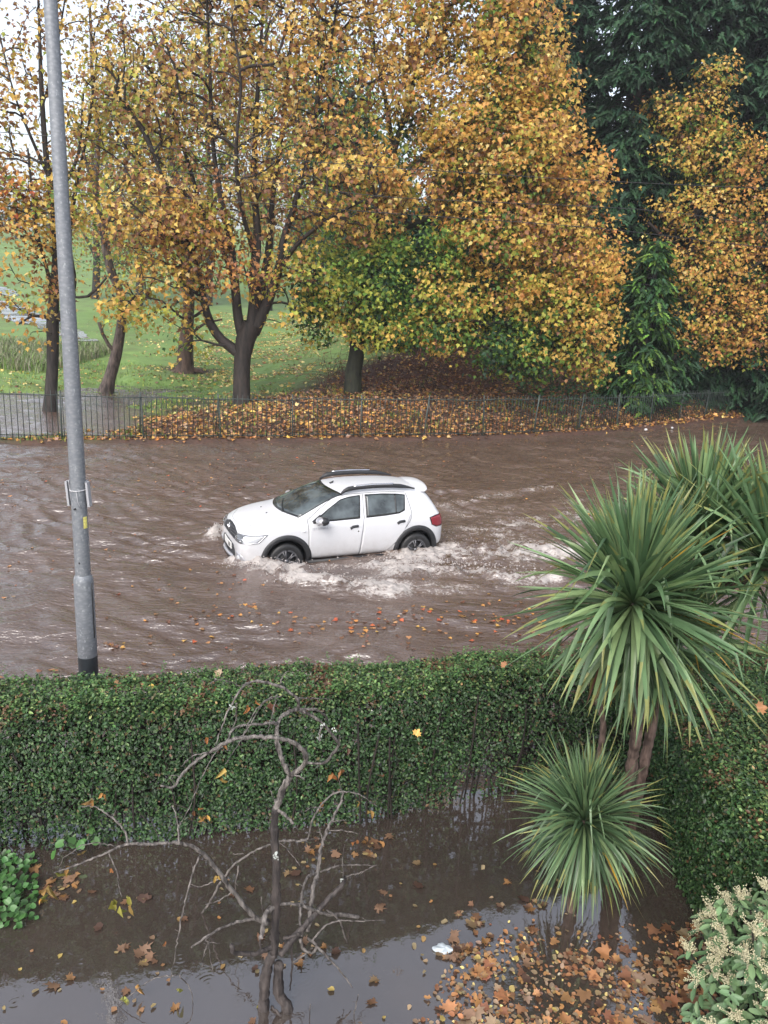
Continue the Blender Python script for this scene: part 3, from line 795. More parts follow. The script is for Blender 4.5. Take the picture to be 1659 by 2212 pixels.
# far wood and hazy single trees on the skyline of the hill
def far_tree(label, u, v0, v1, ru, Y, pal, group='distant trees on the hill'):
    c = WY(u, (v0 + v1) / 2, Y); m = mpp(Y, c[2])
    base = WY(u, v1, Y); z0 = float(tz(base[0], Y))
    n = int(420)
    e = empty('distant_tree', label, 'tree', (base[0], Y, z0), group)
    top = WY(u, v0, Y)[2]
    g = Geo(); tube(g, [[base[0], Y, z0 - .3], [base[0], Y, (z0 + top) / 2], [base[0], Y, top - .5]], [.35, .22, .05], 5, cap=False)
    hh = (top - z0)
    q = unit(rng.normal(size=(n, 3))) * rng.uniform(.2, 1, (n, 1)) ** .5
    lob = rng.normal(0, .28, (7, 3)); q = q * .7 + lob[rng.integers(0, 7, n)]
    P = np.array([base[0], Y, z0 + hh * .58]) + q * np.array([ru * m, ru * m, hh * .42])
    P[:, 2] = np.clip(P[:, 2], z0 + .3, top + .4)
    for t in range(10):
        a = np.array([base[0], Y, z0 + hh * .3]); tube(g, [a, (a + P[t * 7]) / 2 + [0, 0, .4], P[t * 7]], [.12, .08, .03], 3, cap=False)
    g2 = Geo(); leaves(g2, P, rdir(n) + [0, 0, .5], rdir(n), hh * .09 * rng.uniform(.6, 1.4, n), vary(pick(pal, n), .2), T_MAPLE)
    keep(g.obj('trunk', M_BARK), e); keep(g2.obj('crown', M_EVER), e)
for a in (('dark round evergreen on the hill at the far left', 35, 432, 520, 42, 150, 'Ddd'), ('tawny tree on the hill beside the dark round one', 110, 420, 525, 36, 165, 'bBLg'), ('pale green tree on the skyline behind the lamp post', 165, 440, 530, 34, 170, 'gLd'),
          ('brownish tree on the hill right of the birch', 250, 430, 535, 40, 160, 'bgLB'), ('grey-green tree on the hill behind the old lawn tree', 340, 410, 540, 46, 150, 'dgL'), ('dark tree on the hill left of the maple fork', 430, 420, 545, 44, 140, 'Ddg'),
          ('tall tree on the hill seen through the maple fork', 560, 380, 550, 52, 130, 'dgLb'), ('bushy dark tree on the hill right of the maple fork', 650, 430, 560, 46, 120, 'DdG'), ('dark tree on the hill just left of the ivy-clad trunk', 725, 400, 580, 46, 105, 'Ddd'),
          ('hedge-like low tree on the hill at the left frame edge', -25, 450, 520, 40, 150, 'DdG')):
    far_tree(*a)

# ------------------------------------------------------------------ bank cover
def scatter_ground(n, us, vs, dens=None):
    out = []
    x = rng.uniform(us[0], us[1], n); y = rng.uniform(vs[0], vs[1], n)
    P = np.stack([x, y, tz(x, y)], 1)
    if dens is not None: P = P[rng.random(n) < dens(P[:, 0], P[:, 1])]
    return P
def flat_leaves(g, P, size, pal, tpl=T_MAPLE, tiltn=.35, lift=.02, amt=.2, curl=.25):
    n = len(P)
    N = unit(np.array([0, 0, 1]) + rng.normal(0, tiltn, (n, 3))); T = rdir(n) * [1, 1, .1]
    leaves(g, P + [0, 0, lift], N, T, size * rng.uniform(.6, 1.3, n), vary(pick(pal, n), amt), tpl, .3, curl)
# dense litter on the bank
def dl(x, y):
    s = y - shore(x); A = sstep(-12.2, -8.5, x)
    f = fbm(x * .8, y * .8, 71)
    lim = np.interp(x, [-12, -8, -3, 4, 10], [1.6, 4.5, 8.5, 15, 14])
    d = A * (1 - sstep(lim - 1.5, lim + 1.5, s + (f - .5) * 3)) * (s > .05) * (.35 + 1.1 * fbm(x * 2, y * 2, 72))
    return d * (1 - .3 * sstep(6, 10, s) - .5 * sstep(6.5, 11, x) * sstep(1.0, 2, s))
g = Geo()
P = scatter_ground(78000, (-12.5, 21), (20.5, 42), dl)
PAL['T'] = (.34, .22, .14)
flat_leaves(g, P, .135, 'KObbTbBBBTbK')
P = scatter_ground(13000, (-18, 26), (20, 42), lambda x, y: ((y - shore(x)) > -.1) * ((y - shore(x)) < .9) * sstep(-18, -9, x))
flat_leaves(g, P, .14, 'KKOYbBy')
tag(g.obj('leaf_litter', M_LITTER), kind='stuff')
g = Geo()
P = scatter_ground(60000, (-30, 6), (26, 75), lambda x, y: np.exp(-(((x + 7 + (y - 40) * .12) / (6 + (y - 35) * .05)) ** 2)) * sstep(.36, .6, fbm(x * .6, y * .6, 73)) * .85 * (tz(x, y) > .03))
flat_leaves(g, P, .15, 'YyyyTb')
P = scatter_ground(1800, (-26, -9), (22, 38), lambda x, y: (tz(x, y) > .03) * .8)
flat_leaves(g, P, .14, 'YyKbB')
tag(g.obj('lawn_leaves', M_LITTER), kind='stuff')
# ivy and low growth on the right-hand bank
g = Geo()
P = scatter_ground(26000, (3, 24), (26, 44), lambda x, y: sstep(4, 10, x) * sstep(1.2, 3.0, y - shore(x)) * (.3 + fbm(x * 1.2, y * 1.2, 74)))
n = len(P); P[:, 2] += rng.uniform(0, .5, n) * fbm(P[:, 0], P[:, 1], 75)
leaves(g, P, unit(np.array([0, -.5, .7]) + rng.normal(0, .4, (n, 3))), rdir(n), .14 * rng.uniform(.6, 1.2, n), vary(pick('DdGDdG', n), .25), T_MAPLE)
tag(g.obj('ivy_ground_cover', M_EVER), kind='stuff')
# grass tufts among the litter
def blades(g, P, h, wd, pal, lean=.35, seg=3):
    n = len(P); d = rdir(n) * [1, 1, 0]; hh = h * rng.uniform(.5, 1.3, n); tn = vary(pick(pal, n), .2)
    side = np.stack([-d[:, 1], d[:, 0], d[:, 2] * 0], 1); side = unit(side + 1e-6)
    rows = []
    for k in range(seg + 1):
        t = k / seg
        c = P + np.array([0, 0, 1]) * (hh * t * (1 - .25 * t))[:, None] + d * (lean * hh * t * t)[:, None]
        wk = wd * (1 - t) ** .7 + .001
        rows += [c - side * wk, c + side * wk]
    V = np.stack(rows, 1).reshape(-1, 3); kk = 2 * (seg + 1); base = np.arange(n)[:, None] * kk
    Q = np.concatenate([base + np.array([[2 * k, 2 * k + 1, 2 * k + 3, 2 * k + 2]]) for k in range(seg)])
    g.add(V, [Q], [np.tile(tn, (seg, 1))])
g = Geo()
blades(g, scatter_ground(16000, (-13, 18), (21.5, 38), lambda x, y: sstep(.45, .6, fbm(x * .9, y * 1.2, 76)) * (y - shore(x) > .2) * (y - shore(x) < 9) * (tz(x, y) > .04)), .2, .012, 'gGgLD')
blades(g, scatter_ground(11000, (-26, -8), (21, 42), lambda x, y: (tz(x, y) > -.05) * (tz(x, y) < .5)), .15, .012, 'gGgL')
tag(g.obj('short_grass', M_EVER), kind='stuff')
g = Geo()
c0, c1 = WG(-60, 775), WG(215, 775)
P = scatter_ground(9000, (c0[0] - 3, c1[0]), (c0[1] - 4, c0[1] + 6), None)
PAL['W'] = (.30, .30, .20); PAL['w'] = (.20, .24, .12)
blades(g, P, .75, .02, 'WWwwg', .5)
tag(g.obj('pale_tall_grass', M_EVER), kind='stuff')
# brambles and dead twigs on the bank
g = Geo()
for i in range(620):
    u, v = rng.uniform(690, 1150), rng.uniform(775, 850)
    if i > 480: u, v = rng.uniform(1150, 1420), rng.uniform(800, 850)
    p = WG(u, v); d = rng.normal(0, 1, 3) * [1, .5, 0]; hL = rng.uniform(.3, .9)
    tube(g, [p, p + d * .35 * hL + [0, 0, hL * .8], p + d * .9 * hL + [0, 0, hL * .75], p + d * 1.4 * hL + [0, 0, hL * .3]], [.010, .008, .006, .003], 3, cap=False)
tag(g.obj('brambles', plain('bramble_stem', (.11, .045, .035), .7, nscale=3, namp=.5)), kind='stuff')

# ------------------------------------------------------------------ fence
M_FENCE = plain('green_grey_fence_paint', (.045, .06, .055), .55, nscale=4, namp=.35)
fb = []
for u, v, h in ((-260, 957, 1.5), (0, 957, 1.5), (300, 954, 1.48), (540, 953, 1.46), (1000, 949, 1.5), (1150, 943, 1.5), (1300, 933, 1.48), (1450, 918, 1.42), (1659, 893, 1.34), (1850, 876, 1.3)):
    p = WZ(u, v, 0) + [0, .12, 0]; fb.append([p[0], p[1], h])
fb = np.array(fb); fl = smoothline(np.column_stack([fb[:, 0], fb[:, 1], fb[:, 0] * 0, fb[:, 2]]), .05)
cum = np.concatenate([[0], np.cumsum(np.hypot(np.diff(fl[:, 0]), np.diff(fl[:, 1])))])
def fat(s):
    return np.array([np.interp(s, cum, fl[:, 0]), np.interp(s, cum, fl[:, 1]), 0]), float(np.interp(s, cum, fl[:, 3]))
fe = empty('railing_fence', 'green-grey iron railing fence of thin pickets along the flooded road edge', 'fence', tuple(fat(0)[0]))
s = 0; BAY = 2.35
rs = random.Random(3)
while s + BAY < cum[-1]:
    p, h = fat(s); q, h2 = fat(s + BAY)
    zb = max(0, float(tz(p[0], p[1]))) * .6
    g = Geo(); tilt = rs.gauss(0, .05)
    tube(g, [p + [0, 0, -.3], p + [tilt * .3, 0, h * .5], p + [tilt, rs.gauss(0, .02), h + .05]], [.026, .026, .024], 6)
    if rs.random() < .35:
        tube(g, [p + [tilt, 0, h * .9], p + [-.28 if rs.random() < .5 else .3, .45, 0]], [.016, .016], 5)
    keep(g.obj('post', M_FENCE), fe)
    g = Geo(); n = 15; sk = rs.gauss(0, .02); dz = rs.gauss(0, .015)
    for zf in (.92, .12):
        pts = []
        for k in range(7):
            a, ha = fat(s + BAY * k / 6); pts.append(a + [0, 0, ha * zf + dz + .012 * math.sin(k)])
        tube(g, pts, [.016] * 7, 4)
    for k in range(n):
        a, ha = fat(s + BAY * (k + .5) / n); hk = ha + rs.gauss(0, .012) + dz
        le = sk + rs.gauss(0, .008)
        tube(g, [a + [0, -.018, .0 - .15], a + [le, -.018, hk * .9], a + [le, -.018, hk + .02]], [.0125, .0125, .005], 4)
    keep(g.obj('panel', M_FENCE), fe)
    s += BAY

# ------------------------------------------------------------------ overhead wires
M_WIRE = plain('black_cable', (.02, .02, .022), .5)
for lab, pts, ys2 in (('highest overhead cable crossing the trees', [(-300, 262), (150, 298), (500, 334), (830, 361), (1250, 388), (1659, 407), (2100, 420)], 22),
                 ('middle overhead cable crossing the trees', [(-300, 330), (150, 352), (550, 388), (830, 425), (1380, 452), (1659, 485), (2100, 510)], 22),
                 ('lowest overhead cable crossing the trees', [(-300, 400), (150, 415), (550, 438), (830, 460), (1280, 492), (1659, 535), (2100, 570)], 22)):
    g = Geo(); P = smoothline([WY(u, v, ys2) for u, v in pts], 1.0)
    tube(g, P, .010, 5)
    tag(g.obj('overhead_cable', M_WIRE), lab, 'cable', 'cables crossing in front of the trees')

# ------------------------------------------------------------------ lamp post
M_GALV, nt, b = newmat('galvanised_steel')
gm = nt.nodes.new('ShaderNodeNewGeometry')
vz = nt.nodes.new('ShaderNodeTexVoronoi'); vz.inputs['Scale'].default_value = 22
mpn = nt.nodes.new('ShaderNodeMapping'); mpn.inputs['Scale'].default_value = (1, 1, 1.8)
nt.links.new(gm.outputs['Position'], mpn.inputs[0]); nt.links.new(mpn.outputs[0], vz.inputs['Vector'])
c1 = ramp(nt, vz.outputs['Distance'], [(.1, (.27, .285, .31)), (.7, (.20, .215, .24))])
c2 = ramp(nt, noise(nt, 26, 5, sc3=(1.4, 1.4, .8)), [(.60, (0, 0, 0)), (.70, (1, 1, 1))])
nt.links.new(mixc(nt, c2, c1, (.40, .42, .45)), b.inputs['Base Color'])
b.inputs['Metallic'].default_value = .35; b.inputs['Roughness'].default_value = .5
bump(nt, b, noise(nt, 14, 4), .3, .006)
M_DARKGALV = plain('dark_wet_base_paint', (.025, .03, .035), .4, nscale=10, namp=.4)
YP = 7.2
def pp(u, v): return WY(u, v, YP)
foot = pp(196, 1560); foot[2] = -.25
ax = smoothline([pp(196.5, 1530), pp(189, 1400), pp(183, 1250), pp(172, 1100), pp(148, 700), pp(126, 300), pp(109, 0), pp(90, -320), pp(80, -500)], .3)
# a real column is straight: use the axis between its two ends
A0 = pp(196, 1530); A1 = pp(109, 0); dirp = unit(A1 - A0)
def axis(z): return A0 + dirp * ((z - A0[2]) / dirp[2])
e = empty('lamp_post', 'tall galvanised grey lamp post standing behind the privet hedge', 'lamp post', tuple(axis(0)))
zc = pp(183, 1252)[2]; zb = pp(190, 1415)[2]
rr = 16.2 * mpp(YP, zc)
g = Geo(); tube(g, [axis(z) for z in (zc + .05, zc + .6, zc + 2, 8.2)], [rr * .98, rr * .97, rr * .95, rr * .62], 32, cap=False)
keep(g.obj('shaft', M_GALV), e)
g = Geo(); rb = 20.5 * mpp(YP, zc)
tube(g, [axis(z) for z in (zb, zc - .02, zc + .03, zc + .06)], [rb, rb, rb * .93, rr], 32, cap=False)
keep(g.obj('base', M_GALV), e)
g = Geo(); tube(g, [axis(z) for z in (-.3, zb)], [rb * 1.01, rb * 1.01], 32, cap=False); keep(g.obj('foot', M_DARKGALV), e)
M_SIGN = plain('pale_sign_back', (.42, .43, .46), .5, .3)
for du, sidev in ((-16, -1), (17.5, 1)):
    z1, z2 = pp(170, 1040)[2], pp(170, 1092)[2]; c = axis((z1 + z2) / 2)
    g = Geo(); M = np.array(Matrix.Rotation(.06 * -1, 3, 'Y'))
    box(g, c + [sidev * (rr + .024), -.0, 0], (.02, .07, z1 - z2), M=M); box(g, c + [sidev * (rr + .004), .03, 0], (.010, .08, z1 - z2 + .015), M=M)
    keep(g.obj('bracket_plate', M_SIGN, smooth=False), e)
g = Geo(); zz = pp(170, 1056)[2]; th = np.linspace(0, 2 * math.pi, 25)
tube(g, [axis(zz) + [math.cos(t) * (rr + .003), math.sin(t) * (rr + .003), .008 * math.sin(t + .4)] for t in th], .004, 5)
tube(g, [axis(zz) + [.01, -rr - .004, 0], axis(zz - .12) + [.025, -rr - .006, 0], axis(zz - .2) + [.05, -rr * .75 - .006, 0]], .0022, 4)
keep(g.obj('wire_tie', plain('white_wire', (.6, .6, .62), .4)), e)
def on_post(g, z1, z2, a1, a2, r, off=.002, n=8, tint=None):
    V = []
    for z in (z1, z2):
        for a in np.linspace(a1, a2, n):
            V.append(axis(z) + [math.cos(a) * (r + off), math.sin(a) * (r + off), 0])
    Q = [[i, i + 1, n + i + 1, n + i] for i in range(n - 1)]
    g.add(V, [np.array(Q)], tint)
g = Geo(); on_post(g, pp(170, 1113)[2], pp(170, 1138)[2], R(-45), R(-12), rr); keep(g.obj('sticker', plain('yellow_sticker', (.75, .68, .20), .4, nscale=60, namp=.3)), e)
g = Geo(); zz = pp(170, 1211)[2]; tube(g, [axis(zz) + [0, -rr + .01, 0], axis(zz) + [0, -rr - .003, 0]], .009, 10); keep(g.obj('bolt_hole', M_WIRE), e)
g = Geo(); zz = pp(170, 1060)[2]; tube(g, [axis(zz - .17) + [-.01, -rr + .01, 0], axis(zz - .17) + [-.01, -rr - .02, 0]], .009, 8); keep(g.obj('bolt', M_WIRE), e)
g = Geo(); z1, z2 = pp(200, 1258)[2], pp(200, 1375)[2]
tube(g, [axis(z) + [rb * .98, -.03, 0] for z in np.linspace(z1, z2, 6)], .007, 5); keep(g.obj('door_seal', M_WIRE), e)
# lantern arm above the frame
g = Geo(); tp = axis(8.2); tube(g, smoothline([tp, tp + [0, .1, .35], tp + [0, .6, .6], tp + [0, 1.1, .65]], .1), .035, 10)
keep(g.obj('arm', M_GALV), e)
g = Geo(); tube(g, [tp + [0, 1.0, .62], tp + [0, 1.15, .65], tp + [0, 1.6, .68], tp + [0, 1.7, .67]], [.05, .12, .13, .05], 12, flat=.4); keep(g.obj('lantern', M_SIGN), e)

# ------------------------------------------------------------------ hedges
def hedge(name, label, poly_front, poly_back, hts, n, gaps=None, stems=True, gcol='Pq'):
    """front and back base lines (x,y) point lists, hts: height at each point"""
    f = np.array(poly_front, float); bk = np.array(poly_back, float); hts = np.array(hts, float)
    seg = np.concatenate([[0], np.cumsum(np.linalg.norm(np.diff(f, axis=0), axis=1))])
    def at(s): return (np.stack([np.interp(s, seg, f[:, 0]), np.interp(s, seg, f[:, 1])], -1), np.stack([np.interp(s, seg, bk[:, 0]), np.interp(s, seg, bk[:, 1])], -1), np.interp(s, seg, hts))
    Ltot = seg[-1]
    P, N = [], []
    # faces: front 48%, top 30%, back 6%, volume 16%
    def lump(a, b2, k): return (fbm(a * 2.2, b2 * 2.2, k) - .5) * .16 + (fbm(a * 8, b2 * 8, k + 1) - .5) * .07
    nf = int(n * .48); s_ = rng.uniform(0, Ltot, nf); t = rng.uniform(0, 1, nf) ** .9
    F_, B_, Hh = at(s_); dd = unit(B_ - F_)
    off = lump(s_, t * Hh, 5) + np.abs(rng.normal(0, .05, nf)) + .14 * np.clip(t - .86, 0, 1) / .14 * np.clip(t - .86, 0, 1) / .14 + .10 * (1 - t) ** 2
    p = np.column_stack([F_ + dd * off[:, None], t * Hh]); P.append(p); N.append(np.column_stack([-dd, 0 * t + .45]))
    nt_ = int(n * .30); s_ = rng.uniform(0, Ltot, nt_); t = rng.uniform(0, 1, nt_)
    F_, B_, Hh = at(s_); p2 = F_ + (B_ - F_) * t[:, None]
    rr_ = 1 - np.abs(t * 2 - 1) ** 6 
    z = Hh + lump(s_, t * 3, 15) * .7 - np.abs(rng.normal(0, .035, nt_)) - .08 * (1 - rr_) + .01
    P.append(np.column_stack([p2, z])); N.append(np.column_stack([np.zeros((nt_, 2)), np.ones(nt_)]))
    nb_ = int(n * .06); s_ = rng.uniform(0, Ltot, nb_); t = rng.uniform(0, 1, nb_)
    F_, B_, Hh = at(s_); dd = unit(B_ - F_); P.append(np.column_stack([B_ - dd * .05, t * Hh])); N.append(np.column_stack([dd, 0 * t + .3]))
    nv = n - nf - nt_ - nb_; s_ = rng.uniform(0, Ltot, nv); t = rng.uniform(0, 1, nv); q = rng.uniform(.1, .9, nv)
    F_, B_, Hh = at(s_); P.append(np.column_stack([F_ + (B_ - F_) * q[:, None], t * Hh * .97])); N.append(rdir(nv))
    P = np.concatenate(P); N = np.concatenate(N)
    if gaps is not None:
        k_ = rng.random(len(P)) > gaps(P[:, 0], P[:, 1], P[:, 2]); P = P[k_]; N = N[k_]
    P = P + rng.normal(0, .012, P.shape)
    m_ = P[:, 2] > -.02; P = P[m_]; N = N[m_]
    n2 = len(P)
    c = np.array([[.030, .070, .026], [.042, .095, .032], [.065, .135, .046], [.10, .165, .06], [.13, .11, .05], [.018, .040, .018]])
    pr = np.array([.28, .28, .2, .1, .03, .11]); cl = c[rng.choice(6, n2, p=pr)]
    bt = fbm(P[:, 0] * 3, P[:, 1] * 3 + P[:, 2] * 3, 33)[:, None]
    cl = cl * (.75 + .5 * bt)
    new = (N[:, 2] > .9) & (rng.random(n2) < .5); cl[new] = cl[new] * [3.0, 2.2, 2.2]  # half of the top-face leaves tinted lighter and yellower
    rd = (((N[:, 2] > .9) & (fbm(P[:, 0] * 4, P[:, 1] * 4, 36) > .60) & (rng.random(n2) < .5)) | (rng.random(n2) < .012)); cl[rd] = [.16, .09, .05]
    g = Geo()
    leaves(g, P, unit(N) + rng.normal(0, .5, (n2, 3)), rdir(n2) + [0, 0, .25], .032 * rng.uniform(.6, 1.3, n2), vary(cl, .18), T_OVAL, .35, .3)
    # protruding young shoots on top
    ns = int(Ltot * 80); s_ = rng.uniform(0, Ltot, ns); t = rng.uniform(.02, .98, ns); F_, B_, Hh = at(s_); p2 = F_ + (B_ - F_) * t[:, None]
    for i in range(ns):
        b0 = np.array([*p2[i], Hh[i] - .03]); hh = rng.uniform(.02, .14); d = np.array([*rng.normal(0, .03, 2), hh])
        m2 = 7; q = np.linspace(.2, 1, m2)[:, None]
        leaves(g, b0 + d * q, rdir(m2) * .4 + [0, 0, 1], rdir(m2) + [0, 0, .6], .026, vary(np.tile([[.10, .2, .06]], (m2, 1)), .2), T_OVAL)
    gb = Geo()
    if stems:
        for i in range(int(Ltot * 26)):
            s0 = rng.uniform(0, Ltot); F_, B_, Hh = at(s0); q = rng.uniform(.2, .8); a = np.array([*(F_ + (B_ - F_) * q), -.12])
            tp = a + [rng.normal(0, .12), rng.normal(0, .10), Hh * rng.uniform(.7, .95)]
            tube(gb, smoothline([a, (a + tp) / 2 + rng.normal(0, .04, 3), tp], .2), .009, 4, cap=False)
            for k in range(4):
                m0 = a + (tp - a) * rng.uniform(.2, .9); tube(gb, [m0, m0 + rng.normal(0, .14, 3) + [0, 0, .12]], [.005, .002], 3, cap=False)
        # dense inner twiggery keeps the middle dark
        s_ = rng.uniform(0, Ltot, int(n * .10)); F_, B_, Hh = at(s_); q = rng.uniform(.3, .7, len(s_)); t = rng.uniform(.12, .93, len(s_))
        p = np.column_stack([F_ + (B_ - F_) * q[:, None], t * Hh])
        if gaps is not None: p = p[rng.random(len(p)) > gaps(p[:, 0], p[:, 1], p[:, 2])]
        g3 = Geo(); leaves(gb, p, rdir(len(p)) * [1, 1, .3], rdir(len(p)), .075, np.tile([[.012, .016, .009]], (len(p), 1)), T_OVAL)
    cx = f.mean(0); e = empty(name, label, 'hedge', (cx[0], cx[1], 0))
    keep(g.obj('foliage', M_HEDGE), e)
    if stems: keep(gb.obj('stems', M_BARK), e)
    return e
fl_ = [(-6.0, 5.45)] + [tuple(WZ(u, v, 0)[:2]) for u, v in ((0, 1849), (340, 1840), (523, 1818), (820, 1792), (1017, 1740))]
fl_ += [(1.7, 6.40), (3.2, 6.78), (5.5, 7.35)]
fl_[0] = (-6.5, fl_[1][1] - .75)
bl_ = [(x, y + w_) for (x, y), w_ in zip(fl_, (.62, .60, .62, .64, .58, .56, .52, .5, .5))]
def gaps_front(x, y, z):
    e = np.exp(-(((x - 1.75) / .75) ** 2)) * np.exp(-((z - .75) / .55) ** 2) * .62 * sstep(.35, .6, fbm(x * 5, z * 5, 41))
    e = e + np.exp(-(((x - 1.05) / .45) ** 2)) * np.exp(-((z - .15) / .3) ** 2) * .75
    e2 = .30 * sstep(.56, .7, fbm(x * 4, z * 4, 42)) * (z < 1.25) + (z < .10) * .25 * (fbm(x * 3, x * 0, 43) > .5)
    return e + e2
hedge('privet_hedge', 'long clipped privet hedge between the flooded garden and the flooded road', fl_, bl_, (1.36, 1.385, 1.41, 1.42, 1.42, 1.41, 1.38, 1.30, 1.25), 165000, gaps_front)
sf = [tuple(WZ(u, v, 0)[:2]) for u, v in ((1375, 1690), (1400, 1780), (1436, 1890), (1500, 2020), (1590, 2150), (1690, 2290))]
sb = [(x + 1.1, y + .15) for x, y in sf]
hedge('side_hedge', 'broad boundary hedge along the right side of the garden, behind the blossoming shrub', sf, sb, (1.28, 1.30, 1.32, 1.34, 1.34, 1.34), 66000)

# ------------------------------------------------------------------ rain haze
hz, hn, hb_ = newmat('rain_haze')
hn.nodes.remove(hb_); pv = hn.nodes.new('ShaderNodeVolumePrincipled'); pv.inputs['Density'].default_value = .0008; pv.inputs['Color'].default_value = (.92, .94, 1, 1); pv.inputs['Anisotropy'].default_value = .2
hn.links.new(pv.outputs[0], hn.nodes['Material Output'].inputs['Volume'])
g = Geo(); box(g, (0, 205, 31), (900, 510, 66)); tag(g.obj('haze', hz, smooth=False), kind='stuff')

# ------------------------------------------------------------------ car
def cm(name, col, rough=.3, metal=0, coat=0, spec=.5):
    m, nt, b = newmat(name); b.inputs['Base Color'].default_value = (*col, 1); b.inputs['Roughness'].default_value = rough
    b.inputs['Metallic'].default_value = metal; b.inputs['Coat Weight'].default_value = coat; b.inputs['Coat Roughness'].default_value = .04
    b.inputs['Specular IOR Level'].default_value = spec
    return m
M_PAINT, nt, b = newmat('white_car_paint')
b.inputs['Roughness'].default_value = .32; b.inputs['Coat Weight'].default_value = .6; b.inputs['Coat Roughness'].default_value = .06
nf = noise(nt, 1.3, 4)
tcn = nt.nodes.new('ShaderNodeTexCoord'); sx = nt.nodes.new('ShaderNodeSeparateXYZ'); nt.links.new(tcn.outputs['Object'], sx.inputs[0])
mz = nt.nodes.new('ShaderNodeMapRange'); mz.inputs[1].default_value = .22; mz.inputs[2].default_value = .75; mz.inputs[3].default_value = 1; mz.inputs[4].default_value = 0
nt.links.new(sx.outputs[2], mz.inputs[0])
mm = nt.nodes.new('ShaderNodeMath'); mm.operation = 'MULTIPLY'; nt.links.new(mz.outputs[0], mm.inputs[0]); nt.links.new(noise(nt, 9, 5), mm.inputs[1])
nt.links.new(mixc(nt, mm.outputs[0], ramp(nt, nf, [(.3, (.62, .63, .66)), (.7, (.66, .67, .70))]), (.30, .265, .24)), b.inputs['Base Color'])
M_GLASS = cm('tinted_glass', (.045, .055, .06), .04, 0, 0, 1.0); M_GLASS.node_tree.nodes['Principled BSDF'].inputs['IOR'].default_value = 1.5
gm_ = M_GLASS.node_tree; gm_.links.new(ramp(gm_, noise(gm_, 2.6, 3), [(.4, (.018, .024, .024)), (.62, (.09, .11, .115))]), gm_.nodes['Principled BSDF'].inputs['Base Color'])
M_BLK = plain('black_plastic', (.022, .023, .026), .5, nscale=30, namp=.3)
M_BLKG = cm('gloss_black_trim', (.012, .012, .014), .15)
M_RUB = plain('wet_rubber', (.018, .018, .019), .45, nscale=20, namp=.3)
M_SILV = cm('satin_silver', (.50, .50, .53), .32, .6)
M_RIM = cm('dark_alloy', (.16, .16, .17), .35, .7)
M_LENS = cm('smoky_lamp_lens', (.12, .125, .135), .05, .2, .8)
M_CHR = cm('chrome', (.75, .75, .78), .12, 1)
M_LAMP = cm('clear_lamp_lens', (.62, .64, .68), .06, .2, .6)
M_RED = cm('red_lamp_lens', (.22, .012, .022), .1, 0, .6)
M_PLATE = cm('white_plate', (.75, .75, .74), .4)
M_SEAM = cm('dark_seam', (.05, .05, .055), .6)
M_GREY = cm('pale_grey_lettering', (.50, .50, .55), .4)

#    xl    w     zb   zsh  | belt x y z        | cant x y z        | centre x z
ST = [(2.07, .60, .30, .66, 2.06, .54, .72, 2.04, .42, .76, 2.075, .78),
      (2.02, .745, .28, .70, 1.98, .69, .775, 1.95, .56, .835, 2.02, .865),
      (1.88, .83, .27, .76, 1.84, .77, .85, 1.82, .62, .92, 1.89, .96),
      (1.62, .855, .27, .83, 1.60, .80, .905, 1.58, .65, .985, 1.60, 1.025),
      (1.36, .87, .27, .865, 1.36, .825, .94, 1.38, .69, 1.015, 1.42, 1.055),
      (1.14, .872, .27, .885, 1.15, .83, .962, 1.20, .71, 1.035, 1.30, 1.075),
      (.96, .872, .27, .895, .97, .83, .975, 1.08, .72, 1.05, 1.21, 1.095),
      (.72, .872, .27, .905, .72, .828, .992, .80, .69, 1.17, .98, 1.205),
      (.44, .872, .27, .91, .44, .825, 1.0, .47, .64, 1.33, .62, 1.37),
      (.15, .872, .27, .915, .15, .822, 1.008, .13, .60, 1.44, .24, 1.485),
      (-.18, .872, .27, .92, -.18, .82, 1.015, -.20, .59, 1.475, -.15, 1.525),
      (-.60, .872, .27, .925, -.60, .82, 1.025, -.60, .585, 1.482, -.58, 1.535),
      (-1.0, .872, .27, .935, -1.0, .815, 1.035, -1.0, .58, 1.47, -1.0, 1.525),
      (-1.35, .87, .27, .945, -1.34, .805, 1.05, -1.33, .565, 1.445, -1.36, 1.50),
      (-1.62, .855, .28, .95, -1.60, .785, 1.055, -1.57, .545, 1.40, -1.64, 1.465),
      (-1.80, .83, .30, .95, -1.76, .75, 1.05, -1.72, .53, 1.30, -1.80, 1.34),
      (-1.92, .78, .32, .93, -1.89, .69, 1.02, -1.86, .55, 1.12, -1.93, 1.13),
      (-2.0, .70, .34, .84, -1.98, .64, .92, -1.97, .52, .96, -2.01, .97),
      (-2.03, .60, .38, .72, -2.03, .52, .78, -2.03, .4, .82, -2.045, .83)]
rows = []
for (xl, wd, zb, zsh, bx, by, bz, cx, cy, cz, ox, oz) in ST:
    half = [(xl, 0, zb), (xl, wd * .75, zb), (xl, wd * .965, zb + .05), (xl, wd * .995, zb + (zsh - zb) * .28), (xl, wd, zb + (zsh - zb) * .62), (xl, wd * .99, zsh),
            (bx, by, bz), (bx * .5 + cx * .5, by * .52 + cy * .48, bz * .5 + cz * .5), (cx, cy, cz), (ox * .5 + cx * .5, cy * .55, cz * .28 + oz * .72), (ox, 0, oz)]
    full = half + [(x, -y, z) for x, y, z in half[-2:0:-1]]
    rows.append(full)
V = np.array(rows); nr, nc = V.shape[:2]
Fq = []
for i in range(nr - 1):
    for j in range(nc):
        k = (j + 1) % nc; Fq.append([i * nc + j, i * nc + k, (i + 1) * nc + k, (i + 1) * nc + j])
